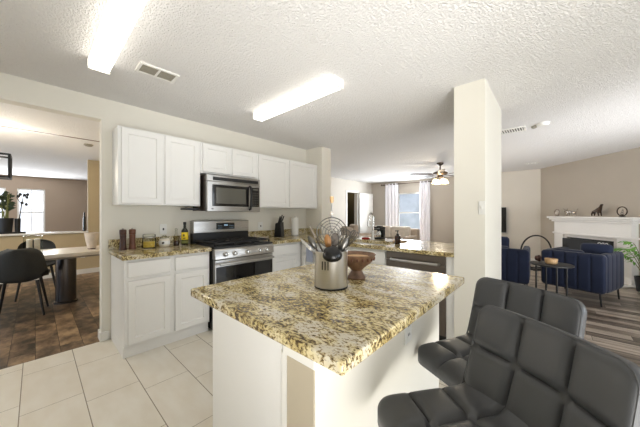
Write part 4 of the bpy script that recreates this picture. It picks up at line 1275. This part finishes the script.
# ------------------------------------------------------------------ family room
rod = thing('curtain_rod', 'dark curtain rod above the family room window', 'curtain rod', (8.70, 3.83, 2.33))
m = MB(); m.cyl((8.70, 2.92, 2.335), 0.014, 1.88, 'y', 12); m.sphere((8.70, 2.91, 2.335), 0.028); m.sphere((8.70, 4.81, 2.335), 0.028); build(m, 'rod', 'fan_metal', rod)
for yy in (3.02, 4.72):
    m = MB(); m.box(8.69, 8.80, yy - 0.008, yy + 0.008, 2.318, 2.332); build(m, 'bracket', 'fan_metal', rod)
def curtain(y0, y1, folds, label):
    t = thing('curtain', label, 'curtain', (8.70, (y0 + y1) / 2, 0.03), 0, 'white curtains of the family room window')
    m = MB()
    N = folds * 10
    A, B = [], []
    for j in range(6):
        z = 0.03 + (2.365 - 0.03) * j / 5
        ra, rb = [], []
        for i in range(N + 1):
            u = i / N
            y = y0 + (y1 - y0) * u
            xx = 8.70 + 0.035 * math.sin(2 * PI * folds * u) * (1 if j < 5 else 0.9)
            ra.append(m.V((xx, y, z))); rb.append(m.V((xx + 0.004, y, z)))
        A.append(ra); B.append(rb)
    for j in range(5):
        for i in range(N):
            m.F((A[j][i], A[j][i + 1], A[j + 1][i + 1], A[j + 1][i])); m.F((B[j][i], B[j + 1][i], B[j + 1][i + 1], B[j][i + 1]))
    build(m, 'cloth', 'cloth', t, angle=80)
    for f in range(2 * folds):
        y = y0 + (y1 - y0) * f / (2 * folds) + 0.001
        m = MB(); m.ring((8.70, y, 2.335), 0.022, 0.004, (1, 0, 0), (0, 0, 1), 16, 5); build(m, 'grommet', 'fan_metal', t)
curtain(4.14, 4.66, 4, 'white grommet curtain on the door side of the family room window')
curtain(3.04, 3.38, 3, 'white grommet curtain on the fan side of the family room window')

def sofa(loc, deg, w, d, h, label, pillows, mat='sofa'):
    X = rotz((loc[0], loc[1], 0), deg)
    t = thing('sofa', label, 'sofa', (loc[0], loc[1], 0), math.radians(deg))
    m = MB(X); m.box(-w / 2, w / 2, -d / 2, d / 2, 0.10, 0.32); build(m, 'seat_base', mat, t, bevel=0.03, seg=3)
    m = MB(X); m.box(-w / 2, w / 2, -d / 2, -d / 2 + 0.2, 0.32, h); build(m, 'backrest', mat, t, bevel=0.05, seg=4)
    for s in (-1, 1):
        m = MB(X); m.box(s * (w / 2 - 0.09) - 0.09, s * (w / 2 - 0.09) + 0.09, -d / 2 + 0.2, d / 2, 0.321, h - 0.2); build(m, 'arm', mat, t, bevel=0.05, seg=4)
    n = 2 if w > 1.3 else 1
    for i in range(n):
        ww = (w - 0.38) / n
        x0 = -w / 2 + 0.19 + i * ww
        m = MB(X); m.box(x0 + 0.004, x0 + ww - 0.004, -d / 2 + 0.2, d / 2 - 0.01, 0.322, 0.46); build(m, 'seat_cushion', mat, t, bevel=0.04, seg=4)
        m = MB(X); m.box(x0 + 0.004, x0 + ww - 0.004, -d / 2 + 0.205, -d / 2 + 0.37, 0.465, h + 0.07); build(m, 'back_cushion', 'sofa_pillow' if pillows else mat, t, bevel=0.06, seg=4)
    for sx in (-1, 1):
        for sy in (-1, 1):
            m = MB(X); m.cyl((sx * (w / 2 - 0.08), sy * (d / 2 - 0.08), 0), 0.02, 0.1); build(m, 'leg', 'black_matte', t)
    return t
sofa((7.75, 4.0), 90, 1.65, 0.9, 0.80, 'taupe sofa with ivory cushions in front of the family room window', True)
sofa((5.9, 3.95), -135, 0.95, 0.85, 0.92, 'taupe armchair standing in front of the open white door', False)

# ------------------------------------------------------------------ living room: fireplace
t = thing('fireplace', 'white mantel fireplace with black firebox on the angled taupe wall', 'fireplace', FW @ Vector((1.36, -0.1, 0)))
def fbox(name, mat, boxes, parent=t, bevel=0.004):
    m = MB(FW)
    for b in boxes: m.box(*b)
    return build(m, name, mat, parent, bevel=bevel)
fbox('mantel_shelf', 'mantel', [(0.455, 2.265, -0.215, -0.001, 1.175, 1.215), (0.485, 2.235, -0.185, -0.001, 1.135, 1.175), (0.52, 2.20, -0.155, -0.001, 1.095, 1.135)], bevel=0.01)
fbox('frieze', 'mantel', [(0.56, 2.16, -0.12, -0.001, 0.855, 1.095)])
fbox('moulding', 'mantel', [(0.535, 2.185, -0.145, -0.001, 0.815, 0.855)], bevel=0.008)
for a, b in ((0.56, 0.80), (1.92, 2.16)):
    p = fbox('pilaster', 'mantel', [(a, b, -0.12, -0.001, 0.13, 0.815)])
    fbox('plinth', 'mantel', [(a - 0.015, b + 0.015, -0.135, -0.001, 0.0, 0.13)], p)
fbox('surround', 'marble', [(0.801, 0.87, -0.10, -0.001, 0.02, 0.814), (1.85, 1.919, -0.10, -0.001, 0.02, 0.814), (0.87, 1.85, -0.10, -0.001, 0.755, 0.814)], bevel=0.002)
fbox('firebox', 'black_matte', [(0.87, 1.85, -0.03, -0.001, 0.02, 0.755)], bevel=0)
fbox('hearth', 'marble', [(0.45, 2.27, -0.50, -0.136, 0.0, 0.02)])
# fire screen with ring pattern
t = thing('fire_screen', 'black fire screen with a white ring pattern before the firebox', 'fire screen', FW @ Vector((1.55, -0.25, 0.02)))
m = MB(FW); m.box(0.95, 1.93, -0.262, -0.250, 0.03, 0.74); build(m, 'screen_panel', 'black_matte', t)
m = MB(FW)
for fx_ in (1.05, 1.83): m.box(fx_ - 0.02, fx_ + 0.02, -0.33, -0.18, 0.02, 0.032)
build(m, 'foot', 'black_matte', t)
for i in range(3):
    for j in range(3):
        m = MB(FW); m.ring((1.755 + 0.066 * i, -0.264, 0.695 - 0.08 * j), 0.027, 0.006, (1, 0, 0), (0, 0, 1), 18, 5); build(m, 'ring_ornament', 'mantel', t)

# mantel ornaments
MZ = 1.2155
def figurine(name, label, s, mat, pts, edges, yoff=-0.12):
    o_ = FW @ Vector((s, yoff, MZ))
    t = None
    me = bpy.data.meshes.new(name)
    lo = min(p[2] - p[3] for p in pts)
    me.from_pydata([(p[0], p[1], p[2] - lo) for p in pts], edges, [])
    o = bpy.data.objects.new(name, me)
    o.location = o_
    o.rotation_euler = (0, 0, math.atan2(-0.633, -0.774))
    COL.objects.link(o)
    sk = o.modifiers.new('skin', 'SKIN')
    for i, p in enumerate(pts):
        p = (p[0], p[1], p[2], p[3] * 0.72)
        me.skin_vertices[0].data[i].radius = (p[3], p[3])
    me.skin_vertices[0].data[0].use_root = True
    ss = o.modifiers.new('sub', 'SUBSURF'); ss.levels = 2; ss.render_levels = 2
    me.materials.append(M[mat])
    sk.use_smooth_shade = True
    o['label'] = label; o['category'] = 'figurine'
    return o
# (x along wall, y depth, z, radius)
bull = [(0.0, 0, 0.10, 0.042), (0.09, 0, 0.11, 0.05), (-0.08, 0, 0.10, 0.04), (0.15, 0, 0.125, 0.035), (0.20, 0, 0.10, 0.026),
        (0.09, 0.03, 0.05, 0.018), (0.09, 0.03, 0.0, 0.013), (0.09, -0.03, 0.05, 0.018), (0.10, -0.03, 0.0, 0.013),
        (-0.08, 0.03, 0.05, 0.018), (-0.09, 0.03, 0.0, 0.013), (-0.08, -0.03, 0.05, 0.018), (-0.075, -0.03, 0.0, 0.013),
        (0.165, 0.035, 0.165, 0.010), (0.18, 0.05, 0.20, 0.006), (0.165, -0.035, 0.165, 0.010), (0.18, -0.05, 0.20, 0.006), (-0.14, 0, 0.13, 0.008), (-0.17, 0, 0.19, 0.007)]
be = [(0, 1), (0, 2), (1, 3), (3, 4), (1, 5), (5, 6), (1, 7), (7, 8), (2, 9), (9, 10), (2, 11), (11, 12), (3, 13), (13, 14), (3, 15), (15, 16), (2, 17), (17, 18)]
bull_m = [(-p[0] * 0.85,) + (p[1] * .85, p[2] * .85, p[3] * .85) for p in bull]
figurine('bull_figurine', 'silver and black horned bull figurine, second ornament from the mantel corner', 1.01, 'silver', bull_m, be)
dog = [(0.0, 0, 0.13, 0.055), (-0.07, 0, 0.11, 0.055), (0.06, 0, 0.16, 0.055), (0.09, 0, 0.22, 0.04), (0.11, 0, 0.275, 0.038), (0.15, 0, 0.265, 0.024),
       (0.06, 0.035, 0.07, 0.022), (0.07, 0.035, 0.0, 0.018), (0.06, -0.035, 0.07, 0.022), (0.08, -0.035, 0.0, 0.018),
       (-0.09, 0.035, 0.06, 0.026), (-0.10, 0.035, 0.0, 0.018), (-0.09, -0.035, 0.06, 0.026), (-0.085, -0.035, 0.0, 0.018), (-0.13, 0, 0.10, 0.014)]
de = [(0, 1), (0, 2), (2, 3), (3, 4), (4, 5), (2, 6), (6, 7), (2, 8), (8, 9), (1, 10), (10, 11), (1, 12), (12, 13), (1, 14)]
figurine('animal_figurine', 'dark bronze four-legged animal figurine with raised head on the mantel', 1.56, 'bronze', [(p[0] * .82, p[1] * .82, p[2] * .82, p[3] * .82) for p in dog], de)
def ring_ornament(s, R, mat, label, core, cmat):
    c = FW @ Vector((s, -0.12, MZ))
    t = thing('ring_ornament', label, 'ornament', c)
    m = MB(FW); m.ring((s, -0.12, MZ + 0.022 + R), R, 0.009, (1, 0, 0), (0, 0, 1), 28, 8); build(m, 'ring', mat, t)
    m = MB(FW); m.lathe([(0.045, 0), (0.045, 0.010), (0.015, 0.02)], (s, -0.12, MZ), 18); build(m, 'foot', mat, t)
    m = MB(FW)
    for dx_, dz_, r in core: m.sphere((s + dx_, -0.12, MZ + 0.022 + R + dz_), r, 12, 8)
    build(m, 'figure', cmat, t)
ring_ornament(2.01, 0.082, 'bronze', 'dark ring ornament with a small silver figure, nearest the mantel end', [(0.0, -0.045, (0.03, 0.02, 0.03)), (0.005, -0.01, (0.022, 0.016, 0.024)), (0.012, 0.022, (0.014, 0.012, 0.015))], 'silver')
ring_ornament(0.64, 0.068, 'silver', 'pale silver ring ornament at the corner end of the mantel', [(0.0, -0.02, (0.045, 0.035, 0.036)), (0.02, 0.02, (0.024, 0.02, 0.02))], 'ceramic')

# hoop log rack
t = thing('hoop_rack', 'large black metal hoop standing beside the fireplace', 'hoop', (7.68, 0.33, 0))
hc = Vector((7.68, 0.33, 0.41)); hu = Vector((0.72, -0.69, 0)).normalized(); hw_ = Vector((0.69, 0.72, 0)).normalized()
m = MB(); m.ring(hc, 0.37, 0.016, hu, (0, 0, 1), 48, 8); build(m, 'hoop', 'black_matte', t)
m = MB(rotz((7.68, 0.33, 0), -43.8)); m.box(-0.16, 0.16, -0.12, 0.12, 0, 0.05); build(m, 'hoop_base', 'black_matte', t, bevel=0.006)

# television
t = thing('television', 'black flat television on the pale wall just past the white column', 'television', (8.72, 1.6, 0.75))
m = MB(); m.box(8.66, 8.70, 1.00, 2.15, 0.76, 1.45); build(m, 'bezel', 'black', t, bevel=0.004)
m = MB(); m.box(8.656, 8.66, 1.015, 2.135, 0.775, 1.435); build(m, 'screen', 'screen', t, smooth=False)
m = MB(); m.box(8.70, 8.80, 1.45, 1.75, 0.95, 1.25); build(m, 'wall_mount', 'black_matte', t)
t = thing('media_console', 'grey low media console under the television', 'cabinet', (8.58, 1.6, 0))
m = MB(); m.box(8.36, 8.78, 1.00, 2.18, 0.12, 0.62); build(m, 'cabinet_body', 'tabledark', t, bevel=0.005)
for i in range(2):
    m = MB(); m.box(8.345, 8.359, 1.02 + 0.58 * i, 1.58 + 0.58 * i, 0.14, 0.60); build(m, 'door', 'dark_steel', t, bevel=0.003)
for xx in (8.42, 8.72):
    for yy in (1.06, 2.12):
        m = MB(); m.cyl((xx, yy, 0), 0.02, 0.12); build(m, 'leg', 'black_matte', t)

# navy armchairs
def armchair(loc, deg, w, d, label, side=None):
    """loc = middle of the back edge, faces local +Y"""
    X = rotz((loc[0], loc[1], 0), deg)
    t = thing('armchair', label, 'armchair', (loc[0], loc[1], 0), math.radians(deg), 'navy velvet armchairs')
    m = MB(X); m.box(-w / 2 + 0.03, w / 2 - 0.03, 0.03, d - 0.02, 0.18, 0.33); build(m, 'seat_base', 'navy', t, bevel=0.02)
    Lb = 0.54
    def bm_(a, s, h):
        return (a, 0.06 - h, 0.175 + s)
    m = MB(X); quilt(m, w, Lb, 0.11, 5, 1, 0.016, bm_, 0.05, nx=10, ny=14); build(m, 'backrest', 'navy', t, angle=70)
    for sgn in (-1, 1):
        def am(a, s, h, sgn=sgn):
            return (sgn * (w / 2 - 0.05 + h), 0.12 + (d - 0.13) / 2 + a, 0.175 + s)
        m = MB(X); quilt(m, d - 0.13, Lb, 0.10, 4, 1, 0.012, am, 0.06, nx=10, ny=14)
        build(m, 'arm', 'navy_highlight' if side == sgn else 'navy', t, angle=70)
    m = MB(X); m.box(-w / 2 + 0.105, w / 2 - 0.105, 0.13, d - 0.03, 0.335, 0.48); build(m, 'seat_cushion', 'navy', t, bevel=0.04, seg=4)
    m = MB(X); m.box(-w / 2 + 0.105, w / 2 - 0.26, 0.13, 0.28, 0.49, 0.735); build(m, 'back_cushion', 'navy', t, bevel=0.05, seg=4)
    for sx in (-1, 1):
        for yy in (0.05, d - 0.06):
            m = MB(X); m.tube([(sx * (w / 2 - 0.06), yy, 0.185), (sx * (w / 2 - 0.045), yy, 0.0)], [0.014, 0.009], 8); build(m, 'leg', 'black_matte', t)
    return t, X
t1, X1 = armchair((5.276, -0.155), -110, 0.71, 0.80, 'navy channel-back velvet armchair facing the fireplace beside the side table')
t2, X2 = armchair((5.10, 0.66), -88, 0.72, 0.74, 'navy velvet armchair partly hidden behind the white column')
def pillow(X, c, rx, rz, size, label, mat='navy'):
    m = MB(X @ Matrix.Translation(c) @ Matrix.Rotation(rz, 4, 'Z') @ Matrix.Rotation(rx, 4, 'X'))
    quilt(m, size, size, 0.13, 1, 1, 0.0, lambda a, s, h: (a, h * (1.15 - 1.6 * ((a / size) ** 2 + ((s - size / 2) / size) ** 2)), s - size / 2), 0.05, nx=16, ny=16, edge=0.25)
    return build(m, 'throw_pillow', mat, label=label, cat='pillow', angle=80)
pillow(X1, (0.16, 0.40, 0.665), math.radians(-10), 0.1, 0.34, 'navy throw pillow standing up in the fireplace armchair')
pillow(X2, (-0.10, 0.39, 0.70), math.radians(-14), -0.1, 0.36, 'dark navy throw pillow in the armchair behind the column')

# side table
tx, ty = 4.72, 0.045
t = thing('side_table', 'round black side table behind the navy armchair', 'side table', (tx, ty, 0))
m = MB(); m.lathe([(0.222, 0), (0.23, 0.006), (0.23, 0.018), (0.225, 0.022)], (tx, ty, 0.578), 48); build(m, 'table_top', 'black_matte', t)
for i in range(4):
    a = math.radians(20 + 90 * i)
    m = MB(); m.cyl((tx + 0.165 * math.cos(a), ty + 0.165 * math.sin(a), 0), 0.011, 0.578, n=10); build(m, 'leg', 'black_matte', t)
m = MB(); m.ring((tx, ty, 0.10), 0.165, 0.007, (1, 0, 0), (0, 1, 0), 32, 6); build(m, 'base_ring', 'black_matte', t)
m = MB(); m.lathe([(0.05, 0), (0.062, 0.01), (0.07, 0.07), (0.064, 0.07), (0.055, 0.015), (0.01, 0.012)], (tx - 0.02, ty, 0.6005), 24)
build(m, 'wood_bowl', 'tanwood', label='small tan wooden bowl on the round black side table', cat='bowl')
m = MB()
for q in range(9):
    m.sphere((tx + 0.07 + random.uniform(-.04, .04), ty + 0.13 + random.uniform(-.03, .03), 0.6255 + random.uniform(0, .05)), random.uniform(0.018, 0.025), 8, 6)
build(m, 'dried_pods', 'walnut', label='small brown cluster ornament on the far edge of the side table', cat='ornament')

# palm by the frame edge
px, py = 6.70, -1.09
t = thing('potted_palm', 'green potted palm beside the fireplace armchair', 'plant', (px, py, 0))
m = MB(); m.lathe([(0.10, 0), (0.13, 0.24), (0.12, 0.24), (0.09, 0.02)], (px, py, 0), 24); build(m, 'pot', 'black', t)
m = MB(); m.lathe([(0.115, 0.21), (0.01, 0.22)], (px, py, 0), 20); build(m, 'soil', 'walnut', t)
for fi, (a, reach, hgt) in enumerate(((130, 0.34, 0.70), (155, 0.44, 0.62), (185, 0.36, 0.70), (78, 0.28, 0.66), (208, 0.30, 0.66), (100, 0.20, 0.80), (168, 0.40, 0.74), (115, 0.36, 0.58))):
    a = math.radians(a)
    dr_ = Vector((math.cos(a), math.sin(a), 0))
    pts = [Vector((px, py, 0.2)) + dr_ * reach * u + Vector((0, 0, (hgt - 0.2) * math.sin(min(1, u * 1.15) * PI * 0.55))) for u in [i / 10 for i in range(11)]]
    m = MB(); m.tube(pts, [0.006 - 0.0004 * i for i in range(11)], 6)
    fr = build(m, 'frond', 'stem', t)
    m = MB()
    sd = Vector((-dr_.y, dr_.x, 0))
    for i in range(4, 11):
        for sg in (-1, 1):
            c = pts[i]
            L_ = 0.20 - 0.008 * abs(i - 7)
            d1 = (sd * sg * 0.8 + dr_ * 0.55 + Vector((0, 0, 0.05))).normalized()
            w_ = Vector((0, 0, 1)).cross(d1).normalized() * 0.020
            p1 = c + d1 * L_ * 0.5 + Vector((0, 0, 0.01)); p2 = c + d1 * L_ - Vector((0, 0, 0.04))
            m.F([m.V(c), m.V(p1 + w_), m.V(p2), m.V(p1 - w_)])
    build(m, 'leaflets', 'leaf', fr, smooth=False)
